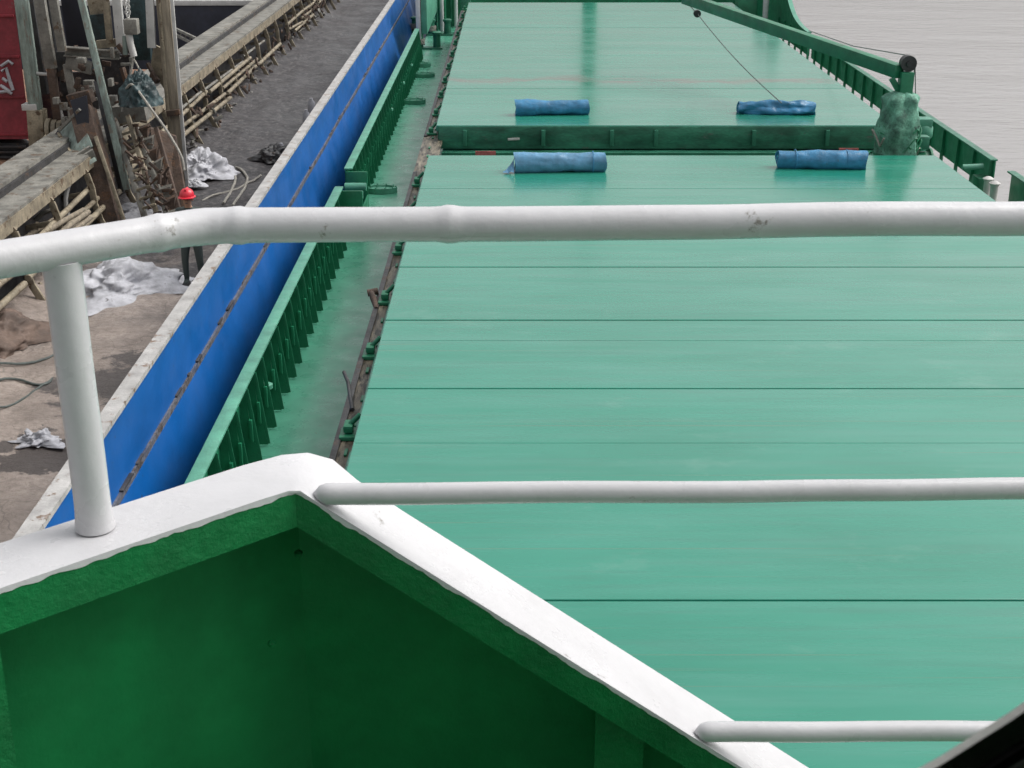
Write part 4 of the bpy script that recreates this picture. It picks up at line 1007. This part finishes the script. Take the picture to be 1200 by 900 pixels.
# ---- worker in a red hard hat (mostly hidden behind the rail)
def person():
    hd = PZ(219, 220, FZ + 1.80); base = Vector((hd.x, hd.y, FZ + .03))
    t = thing('person', 'worker in a red hard hat and dark clothes standing on the barge behind the rail', 'person', base)
    V_ = []; E = []; Rr = []
    def add(p, r, par=None):
        V_.append(Vector(p)); Rr.append(r)
        if par is not None: E.append((par, len(V_) - 1))
        return len(V_) - 1
    pel = add((0,0,.90), .135); wai = add((0,.01,1.05), .125, pel); che = add((0,.02,1.25), .155, wai); nk0 = add((0,.0,1.40), .085, che); nk = add((0,-.03,1.46), .055, nk0); hd0 = add((0,-.05,1.54), .082, nk); add((0,-.05,1.63), .088, hd0)
    for s in (-1, 1):
        hip = add((.10*s,0,.84), .10, pel); kn = add((.13*s,-.04,.48), .068, hip); an = add((.14*s,.03,.09), .048, kn); add((.15*s,-.12,.04), .042, an)
        sh = add((.20*s,.02,1.35), .07, che); el = add((.27*s,-.04,1.08), .05, sh); wr = add((.22*s,-.22,.98), .034, el); pa = add((.20*s,-.29,.97), .034, wr)
        for k, (dx, l) in enumerate(((-.030,.065),(-.010,.080),(.012,.075),(.032,.055))):
            a = add((.20*s+dx,-.325,.965), .010, pa); add((.20*s+dx*1.1,-.325-l*.7,.95), .008, a)
        add((.20*s-.05*s,-.31,.99), .010, pa)
    me = bpy.data.meshes.new('body'); me.from_pydata(V_, E, [])
    o = bpy.data.objects.new('body', me); COL.objects.link(o); o.parent = t
    sk = o.modifiers.new('skin', 'SKIN'); 
    for i, d in enumerate(me.skin_vertices[0].data if me.skin_vertices else []): pass
    if not me.skin_vertices:
        bpy.context.view_layer.objects.active = o
        bm = bmesh.new(); bm.from_mesh(me); bm.verts.layers.skin.verify(); bm.to_mesh(me); bm.free()
    for d, r in zip(me.skin_vertices[0].data, Rr): d.radius = (r, r)
    me.skin_vertices[0].data[0].use_root = True
    ss = o.modifiers.new('sub', 'SUBSURF'); ss.levels = ss.render_levels = 2
    # clothes below the neck, skin on head and hands: one material split by height and reach
    m = bpy.data.materials.new('worker_skin_and_clothes'); m.use_nodes = True; N = m.node_tree.nodes; L = m.node_tree.links
    tc = N.new('ShaderNodeTexCoord'); sp = N.new('ShaderNodeSeparateXYZ'); L.new(tc.outputs['Object'], sp.inputs[0])
    a = N.new('ShaderNodeMath'); a.operation = 'GREATER_THAN'; a.inputs[1].default_value = 1.43; L.new(sp.outputs['Z'], a.inputs[0])
    b = N.new('ShaderNodeMath'); b.operation = 'LESS_THAN'; b.inputs[1].default_value = -.23; L.new(sp.outputs['Y'], b.inputs[0])
    c = N.new('ShaderNodeMath'); c.operation = 'MAXIMUM'; L.new(a.outputs[0], c.inputs[0]); L.new(b.outputs[0], c.inputs[1])
    mx = N.new('ShaderNodeMix'); mx.data_type = 'RGBA'; L.new(c.outputs[0], mx.inputs[0]); mx.inputs[6].default_value = (.05,.065,.06,1); mx.inputs[7].default_value = (.40,.23,.15,1)
    L.new(mx.outputs[2], N['Principled BSDF'].inputs['Base Color']); N['Principled BSDF'].inputs['Roughness'].default_value = .75
    me.materials.append(m)
    b0 = base
    f_ = MB()
    for s in (-1, 1): f_.lathe(b0 + Vector((.032*s, -.135, 1.585)), [(.004,0),(.011,.006),(.011,.012),(.004,.018)], 8)
    f_.tube([b0 + Vector((-.025,-.130,1.525)), b0 + Vector((.025,-.130,1.525))], .006, 6); f_.build('facial_features', 'dark_steel', t)
    n_ = MB(); n_.tube([b0 + Vector((0,-.13,1.59)), b0 + Vector((0,-.158,1.555))], [.010,.016], 8)
    for s in (-1, 1): n_.tube([b0 + Vector((.088*s,-.05,1.60)), b0 + Vector((.094*s,-.045,1.555))], [.018,.014], 8)
    n_.build('nose_and_ears', 'skin', t)
    h = MB(); h.lathe(b0 + Vector((0,-.05,1.615)), [(.150,0),(.152,.012),(.128,.022),(.126,.06),(.108,.11),(.07,.145),(.02,.16)], 26, lambda a, hh: 1.0 + (.16 if hh < .02 and math.sin(a) < -.5 else 0))
    h.box(b0 + Vector((-.02,-.15,1.73)), b0 + Vector((.02,.05,1.778)), .012); h.build('hard_hat', 'hat', t)
    sh_ = MB()
    for s in (-1, 1): sh_.box(b0 + Vector((.14*s-.055,-.20,-.02)), b0 + Vector((.14*s+.055,.09,.07)), .025)
    sh_.build('boots', 'black', t)
person()

# ------------------------------------------------------------------ light, sky, camera
w = bpy.data.worlds.new('World'); S.world = w; w.use_nodes = True
N = w.node_tree.nodes; L = w.node_tree.links
sky = N.new('ShaderNodeTexSky'); sky.sky_type = 'NISHITA'; sky.sun_disc = False
EL, AZ = R(50), R(75)
sky.sun_elevation = EL; sky.sun_rotation = AZ; sky.air_density = 1.6; sky.dust_density = 6.0; sky.ozone_density = 1.0
hs = N.new('ShaderNodeHueSaturation'); hs.inputs['Saturation'].default_value = .16
L.new(sky.outputs[0], hs.inputs['Color']); L.new(hs.outputs[0], N['Background'].inputs['Color']); N['Background'].inputs['Strength'].default_value = .12
sl_ = bpy.data.lights.new('sun', 'SUN'); sl_.energy = .9; sl_.angle = R(40); sl_.color = (1, .985, .96)
so = bpy.data.objects.new('sun', sl_); COL.objects.link(so)
dv = Vector((math.sin(AZ) * math.cos(EL), math.cos(AZ) * math.cos(EL), math.sin(EL)))
so.rotation_euler = (-dv).to_track_quat('-Z', 'Y').to_euler(); so.location = dv * 50

cam = bpy.data.cameras.new('camera'); co = bpy.data.objects.new('camera', cam); COL.objects.link(co)
co.location = (0, 0, ZC); co.rotation_euler = (R(90) - TH, 0, 0)
cam.sensor_width = 36; cam.lens = F / 1200 * 36; cam.clip_start = .05; cam.clip_end = 6000
cam.dof.use_dof = True; cam.dof.focus_distance = 7.0; cam.dof.aperture_fstop = 36
S.camera = co
S.view_settings.view_transform = 'Standard'; S.view_settings.look = 'None'; S.view_settings.gamma = 1; S.view_settings.exposure = 0.66
S.render.engine = 'CYCLES'; S.cycles.use_denoising = True; S.cycles.max_bounces = 6
